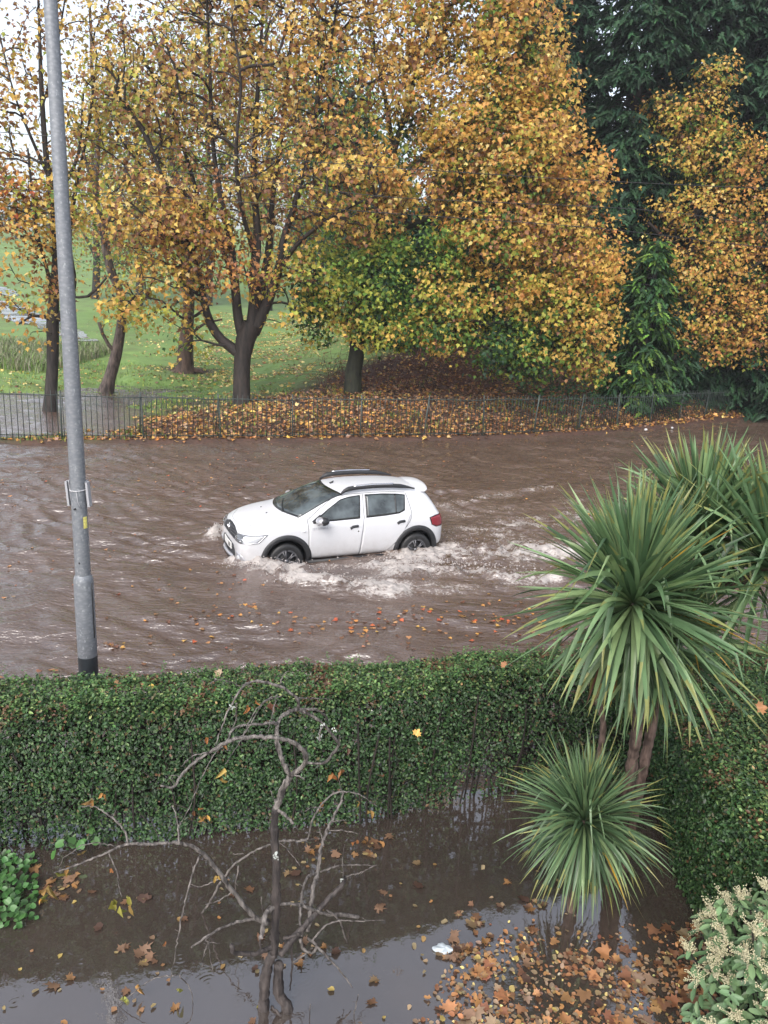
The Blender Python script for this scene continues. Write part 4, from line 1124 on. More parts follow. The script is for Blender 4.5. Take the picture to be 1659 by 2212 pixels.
# end caps as ladders
def capf(r, flip):
    out = []
    a = list(range(0, 11)); b_ = [0] + list(range(19, 9, -1))
    for q in range(10):
        f = [r * nc + a[q], r * nc + a[q + 1], r * nc + b_[q + 1], r * nc + b_[q]]
        if q == 0: f = [f[0], f[1], f[2]]
        if q == 9: f = [f[0], f[1], f[3]]
        out.append(f[::-1] if flip else f)
    return out
caps = capf(0, True) + capf(nr - 1, False)
me = bpy.data.meshes.new('body')
me.from_pydata([tuple(v) for v in V.reshape(-1, 3)], [], Fq + caps)
me.update()
body = bpy.data.objects.new('body', me); COL.objects.link(body)
import bmesh
bm = bmesh.new(); bm.from_mesh(me); bmesh.ops.recalc_face_normals(bm, faces=bm.faces); bm.to_mesh(me); bm.free()
sb_ = body.modifiers.new('s', 'SUBSURF'); sb_.levels = 3; sb_.render_levels = 3
dg = bpy.context.evaluated_depsgraph_get()
dg.update()
solid = bpy.data.meshes.new_from_object(body.evaluated_get(dg))
sv = [v.co.copy() for v in solid.vertices]; sf_ = [tuple(p.vertices) for p in solid.polygons]
bvh = BVHTree.FromPolygons(sv, sf_)
WX = (1.22, -1.37); WZ0 = .335; ARCH = .405
cutters = []
for wx in WX:
    for sy in (1, -1):
        g = Geo(); tube(g, [[wx, sy * .52, WZ0 + .0], [wx, sy * 1.1, WZ0 + .0]], ARCH, 48)
        c = g.obj('cutter', M_BLK); c_bm = bmesh.new(); c_bm.from_mesh(c.data); bmesh.ops.recalc_face_normals(c_bm, faces=c_bm.faces); c_bm.to_mesh(c.data); c_bm.free()
        md = body.modifiers.new('b', 'BOOLEAN'); md.operation = 'DIFFERENCE'; md.object = c; md.solver = 'EXACT'; cutters.append(c)
dg.update()
body.data.materials.append(M_PAINT)
bpy.context.view_layer.update(); dg = bpy.context.evaluated_depsgraph_get()
fin = bpy.data.meshes.new_from_object(body.evaluated_get(dg))
body.modifiers.clear(); body.data = fin
for c in cutters: bpy.data.objects.remove(c, do_unlink=True)
fin.materials.clear(); fin.materials.append(M_PAINT); fin.materials.append(M_BLK)
for p in fin.polygons:
    c = p.center
    inside = any(math.hypot(c.x - wx, c.z - WZ0) < ARCH + .004 and abs(c.y) < 1 for wx in WX)
    p.material_index = 1 if inside or c.z < .275 else 0
    p.use_smooth = not inside

CAR_LOC = Vector((CARP[0], CARP[1], 0)); CAR_YAW = math.pi + R(24.5)
car = empty('car', 'white hatchback with black arch trim and roof rails driving through the floodwater', 'car', (0, 0, 0))
body.parent = car
def hit(p, d):
    d = Vector(d).normalized(); o = Vector(p) - d * 1.2
    r = bvh.ray_cast(o, d, 3.0)
    if r[0] is None:
        r = bvh.find_nearest(Vector(p))
        n = Vector(r[1])
        return np.array(r[0]), np.array(n if n.dot(d) < 0 else -n)
    n = Vector(r[1]); 
    if n.dot(d) > 0: n = -n
    return np.array(r[0]), np.array(n)
def resample(P, n):
    P = np.asarray(P, float)
    if len(P) == 1: return np.repeat(P, n, 0)
    s = np.concatenate([[0], np.cumsum(np.linalg.norm(np.diff(P, axis=0), axis=1))])
    t = np.linspace(0, s[-1], n); return np.stack([np.interp(t, s, P[:, k]) for k in range(3)], 1)
def patch(name, mat, bot, top, d, off=.004, nu=24, nv=12, parent=None, mir=True, skirt=.02, smoothn=True):
    """patch draped on the body between two 3-D lines, both sides when mir"""
    for sgn in ((1, -1) if mir else (1,)):
        B_ = resample(bot, nu); T_ = resample(top, nu); rowsP = []
        for t in np.linspace(0, 1, nv):
            rr_ = []
            for k in range(nu):
                p = B_[k] * (1 - t) + T_[k] * t
                h, n = hit(p, d); rr_.append(h + n * off)
            rowsP.append(rr_)
        A = np.array(rowsP)
        # border dropped into the body so the panel has an edge
        Cn = A.mean((0, 1))
        dn = unit(np.array(d, float))
        pad = np.zeros((nv + 2, nu + 2, 3)); pad[1:-1, 1:-1] = A
        pad[0, 1:-1] = A[0] + dn * skirt; pad[-1, 1:-1] = A[-1] + dn * skirt; pad[1:-1, 0] = A[:, 0] + dn * skirt; pad[1:-1, -1] = A[:, -1] + dn * skirt
        pad[0, 0] = A[0, 0] + dn * skirt; pad[0, -1] = A[0, -1] + dn * skirt; pad[-1, 0] = A[-1, 0] + dn * skirt; pad[-1, -1] = A[-1, -1] + dn * skirt
        V = pad.reshape(-1, 3).copy(); W_ = nu + 2
        V[:, 1] *= sgn
        i = (np.arange(nv + 1)[:, None] * W_ + np.arange(W_ - 1)[None]).ravel()
        Q = np.stack([i, i + 1, i + W_ + 1, i + W_], 1)
        g = Geo(); g.add(V, [Q]); o = g.obj(name, mat, parent or car)
        bmx = bmesh.new(); bmx.from_mesh(o.data); bmesh.ops.recalc_face_normals(bmx, faces=bmx.faces); bmx.to_mesh(o.data); bmx.free()
        yield o
def strip(g, pts, d, r, off=0, n=40, flat=1, sgn=1, sm=True):
    P = resample(smoothline(pts, .05) if sm and len(pts) > 2 else pts, n)
    A = np.array([(lambda h: h[0] + h[1] * off)(hit(p, d)) for p in P]); A[:, 1] *= sgn
    tube(g, A, r, 6)
SD = (0, -1, 0)   # shooting inwards from the left side
s3 = lambda l: [(x, .8, z) for x, z in l]

# glass
win_f_b = s3([(.60, 1.015), (.3, 1.012), (-.17, 1.025)]); win_f_t = s3([(.60, 1.05), (.40, 1.21), (.16, 1.36), (-.02, 1.405), (-.225, 1.425)])
win_r_b = s3([(-.345, 1.03), (-.7, 1.045), (-1.0, 1.07), (-1.10, 1.12)]); win_r_t = s3([(-.37, 1.43), (-.7, 1.43), (-1.0, 1.41), (-1.15, 1.385)])
GD = (0, -1, -.25)
fd = [o for o in patch('door', M_PAINT, s3([(.80, .34), (.2, .325), (-.19, .325)]), s3([(.80, .985), (.62, .99), (.2, .995), (-.27, 1.0)]), SD, .006, 30, 22)]
rd_ = [o for o in patch('door', M_PAINT, s3([(-.20, .325), (-.6, .325), (-.74, .34), (-.93, .52), (-1.02, .64), (-1.10, .76)]), s3([(-.28, 1.0), (-.7, 1.01), (-1.0, 1.02), (-1.24, 1.03)]), SD, .006, 30, 22)]
for dr, wb, wt in ((fd, win_f_b, win_f_t), (rd_, win_r_b, win_r_t)):
    fr_b = [(x + (0), y, z - .018) for x, y, z in wb]; fr_t = [(x, y, z + .018) for x, y, z in wt]
    fr_b[0] = (fr_b[0][0] + .03, .8, fr_b[0][2]); fr_t[0] = (fr_t[0][0] + .03, .8, fr_t[0][2] - (.0)); fr_b[-1] = (fr_b[-1][0] - .02, .8, fr_b[-1][2]); fr_t[-1] = (fr_t[-1][0] - .02, .8, fr_t[-1][2])
    a = list(patch('window_surround', M_BLKG, fr_b, fr_t, GD, .005, 30, 14))
    b2 = list(patch('window', M_GLASS, wb, wt, GD, .009, 30, 14))
    for k in (0, 1): a[k].parent = dr[k]; b2[k].parent = dr[k]
for sgn in (1, -1):
    g = Geo(); strip(g, s3([(-.93, 1.05), (-.955, 1.42)]), GD, .014, .009, sgn=sgn, sm=False, n=12); g.obj('window_divider', M_BLKG, rd_[0 if sgn > 0 else 1])
    g = Geo()
    for ln in ([(.83, 1.04), (.815, .9), (.81, .6), (.81, .33)], [(-.30, 1.46), (-.275, 1.2), (-.27, 1.0), (-.22, .7), (-.20, .32)], [(-1.19, 1.43), (-1.235, 1.2), (-1.255, 1.02), (-1.20, .88), (-1.10, .75)],
               [(.83, 1.04), (.5, 1.28), (.2, 1.44), (-.3, 1.475), (-.8, 1.475), (-1.18, 1.45)], [(.81, .318), (0, .315), (-.72, .33)]):
        strip(g, s3(ln), GD if ln[0][1] > 1.2 or ln[-1][1] > 1.3 else SD, .0045, .002, sgn=sgn)
    g.obj('door_seam', M_SEAM, car)
    # handles
    for dr, hx, hz in ((fd, -.075, .865), (rd_, -1.03, .895)):
        g = Geo(); pts = s3([(hx + .085, hz - .018), (hx + .04, hz + .012), (hx - .07, hz + .02)]); strip(g, pts, SD, .027, .004, 12, sgn=sgn)
        g.obj('handle', M_BLK, dr[0 if sgn > 0 else 1])
    g = Geo(); h, n = hit((-.15, .8, .79), SD); h[1] *= sgn; tube(g, [h - [0, sgn * .01, 0], h + [0, sgn * .008, 0]], .014, 10); g.obj('door_lock', M_BLK, fd[0 if sgn > 0 else 1])
    g = Geo(); h, n = hit((.90, .8, .855), SD); h[1] *= sgn; tube(g, [h + [.035, 0, 0], h + [.02, sgn * .008, 0], h - [.02, -sgn * .008, 0], h - [.035, 0, 0]], [.006, .016, .016, .006], 8); g.obj('side_indicator', M_LAMP, car)
    # mirror
    g = Geo(); q = np.array([.60, .90, 1.035])
    base = [[.70, .80, 1.0], [.66, .83, 1.01], [.63, .88, 1.03]]
    tube(g, np.array(base) * [1, sgn, 1], [.055, .04, .03], 8, flat=.6)
    mh = g.obj('mirror', M_BLK, car)
    for nm, mt, rs_, dx in (('mirror_housing', M_BLK, 1.0, -.015), ('mirror_cap', M_SILV, .93, .018)):
        g = Geo(); c = np.array([.60 + dx, .97, 1.055])
        ys_ = np.linspace(-.125, .125, 9); rr_ = np.sqrt(np.clip(1 - (ys_ / .135) ** 2, 0, 1)) ** .6 * .105 * rs_
        tube(g, np.stack([c[0] + 0 * ys_, (c[1] + ys_ * rs_) * sgn, c[2] + ys_ * .12], 1), rr_, 14, flat=.75); g.obj(nm, mt, mh)
    # mirror triangle
    for o in patch('mirror_sail', M_BLK, [(.74, .8, 1.0), (.58, .8, 1.0)], [(.74, .8, 1.01), (.57, .8, 1.13)], GD, .011, 8, 6, None, False):
        if sgn < 0:
            for v in o.data.vertices: v.co.y *= -1
    # wheel arch cladding following the body
    for wx, nm in ((WX[0], 'front'), (WX[1], 'rear')):
        ths = np.linspace(R(-12), R(192), 46); rws = []
        for rr_, of in ((ARCH - .03, -.03), (ARCH - .012, .022), (ARCH + .03, .026), (ARCH + .068, .018), (ARCH + .078, -.01)):
            row = []
            for t in ths:
                x, z = wx + rr_ * math.cos(t), WZ0 + rr_ * math.sin(t)
                h, n = hit((x, .8, max(z, .30)), SD)
                row.append([x, (max(h[1], .80) + of) * sgn, z])
            rws.append(row)
        A = np.array(rws); nn_ = len(ths); V = A.reshape(-1, 3); Q = np.concatenate([np.stack([np.arange(nn_ - 1) + r * nn_, np.arange(nn_ - 1) + 1 + r * nn_, np.arange(nn_ - 1) + 1 + (r + 1) * nn_, np.arange(nn_ - 1) + (r + 1) * nn_], 1) for r in range(4)])
        g = Geo(); g.add(V, [Q]); g.obj('wheel_arch_trim', M_BLK, car)
    # sill cladding
    g = Geo(); box(g, (-.075, sgn * .865, .275), (1.78, .05, .075)); box(g, (-.075, sgn * .85, .225), (1.78, .06, .05)); g.obj('sill_trim', M_BLK, car)
    # wheels
    for wx in WX:
        we = bpy.data.objects.new('wheel', None); COL.objects.link(we); we.parent = car; we.location = (wx, sgn * .775, WZ0 - .01)
        g = Geo(); prof = [(-.095, .215), (-.10, .26), (-.09, .30), (-.07, .322), (0, .327), (.07, .322), (.09, .30), (.10, .26), (.095, .215)]
        n_ = 48; th = np.arange(n_) * 2 * math.pi / n_
        V = np.array([[r_ * math.cos(t), y_, r_ * math.sin(t)] for y_, r_ in prof for t in th])
        Q = np.concatenate([np.stack([np.arange(n_) + r * n_, (np.arange(n_) + 1) % n_ + r * n_, (np.arange(n_) + 1) % n_ + (r + 1) * n_, np.arange(n_) + (r + 1) * n_], 1) for r in range(len(prof) - 1)])
        g.add(V, [Q]); g.obj('tyre', M_RUB, we)
        g = Geo()
        for r_, rr_ in ((.212, .013), (.19, .008)):
            tube(g, [[r_ * math.cos(t), sgn * .085, r_ * math.sin(t)] for t in np.linspace(0, 2 * math.pi, 37)], rr_, 6)
        for k in range(6):
            for da in (-.16, .16):
                t = k * math.pi / 3 + .3; tube(g, [[.04 * math.cos(t), sgn * .075, .04 * math.sin(t)], [.12 * math.cos(t + da * .6), sgn * .09, .12 * math.sin(t + da * .6)], [.208 * math.cos(t + da), sgn * .08, .208 * math.sin(t + da)]], [.018, .014, .012], 6)
        tube(g, [[0, sgn * .06, 0], [0, sgn * .1, 0]], [.05, .04], 16)
        g.obj('rim', M_RIM, we)
        g = Geo(); tube(g, [[0, -sgn * .08, 0], [0, sgn * .03, 0]], [.21, .21], 32); g.obj('brake_disc', M_BLK, we)
    # roof rail
    g = Geo(); ln = [(.13, .60, 1.43), (.05, .59, 1.485), (-.10, .585, 1.522), (-.5, .58, 1.54), (-.9, .575, 1.53), (-1.15, .57, 1.505), (-1.40, .56, 1.45)]
    P = smoothline(ln, .05); rr_ = np.interp(P[:, 0], [-1.35, -1.1, -.2, 0, .13], [.016, .04, .042, .045, .016]); P[:, 1] *= sgn
    tube(g, P, rr_, 8, flat=1.0)
    rl = g.obj('roof_rail', M_BLK, car)
    g = Geo(); P2 = resample([(-.12, .60 * sgn, 1.562), (-.5, .595 * sgn, 1.58), (-.93, .59 * sgn, 1.568)], 14); tube(g, P2, .018, 6); g.obj('rail_insert', M_CHR, rl)
    # headlight
    HD = (-.75, -.66, -.05)
    hb = [(2.00, .40, .665), (1.90, .58, .66), (1.78, .73, .675), (1.66, .80, .70)]; ht = [(1.99, .42, .785), (1.90, .56, .80), (1.75, .72, .815), (1.52, .81, .835)]
    def mk(name, mat, bb, tt, off, par, nu=14, nv=8, d=HD):
        o = next(patch(name, mat, bb, tt, d, off, nu, nv, par, False))
        if sgn < 0:
            for v in o.data.vertices: v.co.y *= -1
        return o
    hl = mk('headlight', M_LENS, hb, ht, .006, None, 24, 8)
    mk('lamp_reflector', M_LAMP, [(1.86, .63, .685), (1.76, .74, .69), (1.70, .79, .71)], [(1.86, .62, .79), (1.75, .73, .80), (1.60, .81, .815)], .011, hl)
    g = Geo()
    for ln in ([(2.0, .42, .775), (1.90, .58, .795), (1.86, .625, .79), (1.86, .63, .70)], [(1.86, .63, .675), (1.78, .73, .683), (1.68, .80, .705), (1.56, .81, .825)], [(1.97, .46, .72), (1.92, .56, .72), (1.88, .61, .735)]):
        strip(g, ln, HD, .008, .013, 20, sgn=sgn, sm=False)
    g.obj('light_strip', M_CHR, hl)
    g = Geo(); h, n = hit((1.90, .575, .695), HD); h[1] *= sgn; n[1] *= sgn; tube(g, [h + n * .004, h + n * .014], [.02, .016], 14); g.obj('indicator_bulb', M_CHR, hl)
    # tail light
    td = (.55, -.8, 0)
    tl = mk('tail_light', M_RED, [(-1.70, .83, .80), (-1.82, .80, .76), (-1.98, .70, .76)], [(-1.66, .82, .93), (-1.80, .80, .955), (-1.97, .68, .955)], .010, None, 14, 8, td)
    mk('tail_light_edge', M_BLKG, [(-1.68, .83, .80), (-1.78, .81, .75), (-1.99, .70, .745)], [(-1.63, .82, .94), (-1.79, .80, .975), (-1.98, .68, .97)], .005, None, 14, 8, td)
    # fog lamp surround
    FD = (-.85, -.5, 0)
    fg = mk('fog_lamp_surround', M_SILV, [(1.96, .50, .34), (1.88, .68, .33), (1.84, .74, .33)], [(1.97, .50, .50), (1.90, .66, .47), (1.86, .73, .37)], .012, None, 12, 8, FD)
    g = Geo(); h, n = hit((1.93, .60, .40), FD); h[1] *= sgn; n[1] *= sgn; tube(g, [h + n * .012, h + n * .024], [.055, .045], 18); g.obj('fog_lamp', M_LAMP, fg)
    # wiper
    g = Geo(); yb = .35 if sgn > 0 else -.15
    a0, n0 = hit((1.17, yb, 1.11), (0, 0, -1)); a1, n1 = hit((1.0, yb - .55 if sgn > 0 else yb - .4, 1.2), (-.5, 0, -.85))
    tube(g, [a0 + [0, 0, .02], (a0 + a1) / 2 + [0.02, 0, .04], a1 + [.005, 0, .02]], [.01, .008, .006], 5); g.obj('wiper', M_BLK, car)
WD = (-.55, 0, -.83)
ws_b = [(1.17 - .23 * (y / .72) ** 2, y, 1.11) for y in np.linspace(-.70, .70, 13)]; ws_t = [(.27 - .14 * (y / .6) ** 2, y, 1.45) for y in np.linspace(-.555, .555, 13)]
list(patch('windscreen_surround', M_BLKG, [(x + .035, y * 1.025, z - .02) for x, y, z in ws_b], [(x - .03, y * 1.02, z + .01) for x, y, z in ws_t], WD, .004, 30, 18, None, False))
list(patch('windscreen', M_GLASS, ws_b, ws_t, WD, .009, 30, 18, None, False))
list(patch('rear_window', M_GLASS, [(-1.88, y, 1.08) for y in (-.52, 0, .52)], [(-1.70, y, 1.37) for y in (-.46, 0, .46)], (1, 0, -.3), .008, 16, 10, None, False))
# grille between the headlights
FR = (-1, 0, 0)
gr = list(patch('grille', M_BLK, [(2, y, .665 - .0 * abs(y)) for y in (-.42, -.2, 0, .2, .42)], [(2, y, zz) for y, zz in ((-.43, .785), (-.2, .845), (0, .86), (.2, .845), (.43, .785))], (-1, 0, -.1), .007, 30, 10, None, False))[0]
g = Geo()
for zr in (.69, .735, .78, .82):
    for k in range(-5, 6):
        if abs(k) < 1: continue
        y0 = k * .075; 
        if abs(y0) + .03 > .42 or (zr > .80 and abs(y0) > .28): continue
        strip(g, [(2, y0 - .028, zr), (2, y0 + .028, zr)], FR, .009, .012, 4, sm=False)
g.obj('grille_bars', cm('grey_grille_bar', (.10, .10, .11), .35, .5), gr)
g = Geo()
for dy in (-.055, .055):
    strip(g, [(2, dy * .3, .735), (2, dy, .80)], FR, .016, .02, 5, sm=False); strip(g, [(2, dy, .80), (2, dy * .2, .825)], FR, .012, .02, 5, sm=False)
g.obj('badge', M_CHR, gr)
# lower intake, skid plate, number plate
list(patch('lower_grille', M_BLK, [(2, y, .33) for y in (-.50, 0, .50)], [(2, y, z) for y, z in ((-.44, .50), (-.36, .56), (0, .57), (.36, .56), (.44, .50))], FR, .010, 30, 8, None, False))
g = Geo(); P = smoothline([(1.90, -.52, .30), (2.06, -.36, .335), (2.11, 0, .345), (2.06, .36, .335), (1.90, .52, .30)], .06)
tube(g, P, .034, 8, flat=.9); g.obj('skid_plate', M_SILV, car)
g = Geo(); P = smoothline([(1.70, -.80, .28), (1.95, -.60, .27), (2.06, -.3, .28), (2.08, 0, .285), (2.06, .3, .28), (1.95, .60, .27), (1.70, .80, .28)], .06)
tube(g, P, .038, 8); g.obj('front_lip', M_BLK, car)
g = Geo(); pts = [hit((2, y, .50), FR)[0][0] for y in (-.26, 0, .26)]
px_ = max(pts) + .03
V = []
for z in (.445, .56):
    for y in np.linspace(-.27, .27, 9): V.append([px_ - .12 * y * y, y, z])
for z in (.445, .56):
    for y in np.linspace(-.27, .27, 9): V.append([px_ - .12 * y * y - .012, y, z])
Q = [[i, i + 1, 10 + i, 9 + i] for i in range(8)] + [[18 + i, 27 + i, 28 + i, 19 + i] for i in range(8)] + [[i, 18 + i, 19 + i, i + 1] for i in range(8)] + [[9 + i, 10 + i, 28 + i, 27 + i] for i in range(8)] + [[0, 9, 27, 18], [8, 26, 35, 17]]
g.add(V, [np.array(Q)]); plate = g.obj('number_plate', M_PLATE, car, smooth=False)
def text(body_, mat, size, parent, M, name='lettering', ext=.001, sp=1.0, bold=0):
    cu = bpy.data.curves.new(name, 'FONT'); cu.body = body_; cu.size = size; cu.extrude = ext; cu.align_x = 'CENTER'; cu.align_y = 'CENTER'; cu.space_character = sp; cu.offset = bold
    o = bpy.data.objects.new(name, cu); COL.objects.link(o); bpy.context.view_layer.update()
    me_ = bpy.data.meshes.new_from_object(o.evaluated_get(bpy.context.evaluated_depsgraph_get())); bpy.data.objects.remove(o, do_unlink=True)
    me_.transform(M); me_.materials.clear(); me_.materials.append(mat)
    o = bpy.data.objects.new(name, me_); COL.objects.link(o); o.parent = parent; return o
# facing +X: text x -> +y, text y -> +z
MX = Matrix(((0, 0, 1, 0), (1, 0, 0, 0), (0, 1, 0, 0), (0, 0, 0, 1)))
y0 = .13
text('263', M_BLKG, .105, plate, Matrix.Translation((px_ - .12 * y0 * y0 + .003, y0, .502)) @ Matrix.Rotation(-.03, 4, 'Z') @ MX, sp=1.05, bold=.002)
# facing +Y: text x -> -x
MY = Matrix(((-1, 0, 0, 0), (0, 0, 1, 0), (0, 1, 0, 0), (0, 0, 0, 1)))
h, n = hit((.57, .8, .925), SD); 
tx = text('STEPWAY', M_GREY, .062, car, Matrix.Translation((.56, 0, .885)) @ MY, sp=1.35, bold=.0015, name='door_lettering')
for v in tx.data.vertices:
    hh_, n = hit((v.co.x, .8, v.co.z), SD); v.co.y = hh_[1] + .0085
# bonnet line, washer nozzles, aerial, spoiler, rear bumper trim
g = Geo()
for sgn in (1, -1): strip(g, [(1.16, .735 * sgn, 1.05), (1.3, .72 * sgn, 1.0), (1.55, .71 * sgn, .95), (1.72, .70 * sgn, .88)], (0, 0, -1), .003, .0005)
strip(g, [(1.78, -.55, .9), (1.93, -.3, .9), (1.96, 0, .9), (1.93, .3, .9), (1.78, .55, .9)], (0, 0, -1), .003, .0005); g.obj('bonnet_seam', M_SEAM, car)
for y in (-.2, .2):
    g = Geo(); h, n = hit((1.42, y, 1.1), (0, 0, -1)); tube(g, [h + [.012, 0, .002], h + [-.012, 0, .008]], [.008, .010], 6); g.obj('washer_nozzle', M_BLK, car)
g = Geo(); h, n = hit((.10, 0, 1.5), (0, 0, -1)); tube(g, [h + [.03, 0, -.01], h + [-.02, 0, .02], h + [-.045, 0, .045]], [.03, .02, .004], 8); g.obj('aerial', M_BLK, car)
g = Geo(); ysp = np.linspace(-.54, .54, 19); P = [(-1.60 + .05 * (y / .54) ** 2, y, 1.463 - .085 * (y / .54) ** 2) for y in ysp]
tube(g, P, .19 * np.sqrt(np.clip(1 - (ysp / .56) ** 6, .05, 1)), 16, flat=.16); g.obj('spoiler', M_PAINT, car)
list(patch('rear_bumper_trim', M_BLK, [(-2, y, .40) for y in (-.55, 0, .55)], [(-2, y, .56) for y in (-.55, 0, .55)], (1, 0, 0), .008, 20, 6, None, False))
car.location = CAR_LOC + Vector((0, 0, -.285)); car.rotation_euler = (0, 0, CAR_YAW); car.scale = (1, 1, 1.025)
# the reference point CARP lies on the near sill line: shift the car so its left side stands there
off = Matrix.Rotation(CAR_YAW, 3, 'Z') @ Vector((-.05, .87, 0))
car.location -= Vector((off.x, off.y, 0))

# splash drops and sheets thrown up by the wheels
M_FOAM = plain('muddy_foam', (.44, .40, .385), .5, nscale=30, namp=.25)
g = Geo()
oct_v = np.array([[1, 0, 0], [-1, 0, 0], [0, 1, 0], [0, -1, 0], [0, 0, 1], [0, 0, -1]], float); oct_f = np.array([[0, 2, 4], [2, 1, 4], [1, 3, 4], [3, 0, 4], [2, 0, 5], [1, 2, 5], [3, 1, 5], [0, 3, 5]])
def drops(u, v, n, sx, sy, sz, r0=.012):
    c = WZ(u, v, .04)
    for i in range(n):
        p = c + rng.normal(0, 1, 3) * [sx, sy, 0] + [0, 0, abs(rng.normal(0, sz))]; r = r0 * rng.uniform(.4, 1.5)
        g.add(p + oct_v * r * rng.uniform(.6, 1.6, 3), [oct_f])
drops(600, 1232, 420, .40, .10, .10, .008); drops(1000, 1180, 300, 1.0, .5, .03, .008); drops(560, 1225, 120, .2, .12, .06); drops(905, 1215, 160, .3, .10, .06); drops(472, 1150, 90, .12, .15, .08); drops(680, 1250, 160, .5, .15, .03); drops(1000, 1225, 300, .9, .25, .04)
tag(g.obj('splash_drops', M_FOAM), kind='stuff')

# ------------------------------------------------------------------ cordylines
def swords(g, c, n, Lm, wm, elmin=-60, elmax=88, droop=.5, pal=None, bias=.9, axis_=None, azr=None, seg=9, yl=.022, fresh=1.0):
    """rosette of sword leaves round c"""
    for i in range(n):
        t = (i + rng.random()) / n
        el = R(elmin + (elmax - elmin) * t ** bias + rng.normal(0, 9)); az = i * 2.39996 + rng.normal(0, .2)
        if azr is not None: az = rng.uniform(*azr)
        d = np.array([math.cos(az) * math.cos(el), math.sin(az) * math.cos(el), math.sin(el)])
        if axis_ is not None: d = unit(d + np.array(axis_))
        Ln = Lm * rng.uniform(.78, 1.1) * (1 - .18 * (t > .93)); dr = droop * rng.uniform(.3, 1.5) * (1.15 - t)
        if rng.random() < .12: dr += rng.uniform(.5, 1.6)
        kink = rng.integers(3, 8) if rng.random() < .10 else 99; lat = rng.normal(0, .22)
        side = unit(np.cross(d, [0, 0, 1]) + rng.normal(0, .25, 3)); up = unit(np.cross(side, d))
        p = np.array(c) + d * .04; rows = []; cur = d.copy(); tw = rng.normal(0, .5)
        rollv = rng.normal(0, .35)
        for k in range(seg + 1):
            q = k / seg; w_ = wm * (.55 + .45 * math.sin(min(1, q / .45) * math.pi / 2)) * max(0, 1 - max(0, (q - .4) / .6) ** 1.7)
            a = rollv + tw * q; s2 = side * math.cos(a) + up * math.sin(a); u2 = up * math.cos(a) - side * math.sin(a)
            rows += [p - s2 * w_ / 2 + u2 * w_ * .16, p - u2 * w_ * .05, p + s2 * w_ / 2 + u2 * w_ * .16]
            if k == kink: cur = unit(cur + np.array([0, 0, -1.6]))
            p = p + cur * Ln / seg; cur = unit(cur + side * lat / seg + np.array([0, 0, -1]) * dr / seg * (1.1 if q > .2 else .4)); side = unit(np.cross(cur, [0, 0, 1]) * .02 + side); up = unit(np.cross(side, cur))
        col = np.array([[.08, .142, .068], [.108, .185, .085], [.145, .23, .11], [.055, .105, .05], [.175, .25, .115]])[rng.integers(0, 5)] * rng.uniform(.75, 1.3) * fresh
        yel = rng.random(); tipc = np.array([.30, .27, .07]) if rng.random() < .4 else col
        if t < .35 and yel < yl: col = np.array([.62, .38, .06]); tipc = np.array([.5, .3, .08])
        elif t < .2 and yel < yl * 2.5: col = np.array([.20, .09, .07]); tipc = col
        Q = []; tn = []
        for k in range(seg):
            b_ = 3 * k; Q += [[b_, b_ + 1, b_ + 4, b_ + 3], [b_ + 1, b_ + 2, b_ + 5, b_ + 4]]
            cc = col * (1.0 if k > 1 else .8) if k < seg - 2 else col * .4 + tipc * .6
            tn += [cc, cc * 1.05]
        g.add(np.array(rows), [np.array(Q)], [np.array(tn)])
M_CTRUNK = bark('cordyline_bark', (.05, .032, .026), (.17, .115, .095), 28, .8)
def ringed(g, P, r):
    P = smoothline(P, .03); n = len(P); rr_ = np.interp(np.linspace(0, 1, n), np.linspace(0, 1, len(r)), r)
    rr_ = rr_ * (1 + .07 * np.sign(np.sin(np.arange(n) * 1.9)) + rng.normal(0, .03, n)); tube(g, P, rr_, 14)
YC1 = 4.95
hC = [(WY(1368, 1300, YC1), 420, .93, .042, -80, 'crown'), (WY(1510, 1165, 5.6), 290, .86, .042, -30, 'crown'), (WY(1668, 1225, 5.2), 240, .97, .044, -45, 'crown'), (WY(1430, 1385, 5.25), 150, .85, .040, -78, 'crown')]
tb = WZ(1352, 1760, 0); tb = np.array([WY(1352, 1700, 5.35)[0], 5.35, -.15])
e = empty('cordyline_palm', 'tall cabbage palm with several sword-leaved heads in front of the hedge corner', 'palm tree', (tb[0], tb[1], 0))
g = Geo(); c1 = hC[0][0]; c4 = hC[3][0]
mid = WY(1378, 1560, 5.2); ringed(g, [tb, (tb + mid) / 2 + [.01, 0, 0], mid, WY(1382, 1440, 5.05), c1 + [0, 0, -.02]], [.055, .05, .045, .04, .04])
tb2 = tb + [.10, .05, 0]; ringed(g, [tb2, WY(1410, 1560, 5.35), WY(1440, 1420, 5.3), c4], [.05, .045, .04, .035])
ringed(g, [WY(1440, 1420, 5.3), WY(1465, 1310, 5.35), WY(1500, 1270, 5.4), WY(1545, 1262, 5.35), WY(1600, 1258, 5.25), hC[2][0]], [.04, .036, .036, .034, .034, .032])
ringed(g, [WY(1500, 1270, 5.4), WY(1525, 1235, 5.45), hC[1][0]], [.034, .03, .03])
ringed(g, [tb + [-.28, .15, 0], WY(1300, 1600, 5.3), WY(1292, 1500, 5.2), WY(1330, 1400, 5.1), WY(1362, 1320, 5.0)], [.03, .028, .025, .024, .024])
keep(g.obj('trunk', M_CTRUNK), e)
for c, n, Lm, wm, em, nm in hC:
    g = Geo(); swords(g, c + np.array([0, 0, -.02]), n, Lm, wm, em, 88, .6, bias=.62, fresh=1.15)
    g_n = int(n * .3)
    swords(g, c + np.array([0, 0, .06]), g_n, Lm * .92, wm * .95, 35, 88, .3, fresh=1.35)
    if em < -70: swords(g, c + np.array([0, 0, -.06]), int(n * .16), Lm * .85, wm * .9, -88, -50, .9, yl=.06)
    if em < -60:  # old leaves hanging against the stem
        pass
    keep(g.obj(nm, M_SWORD), e)
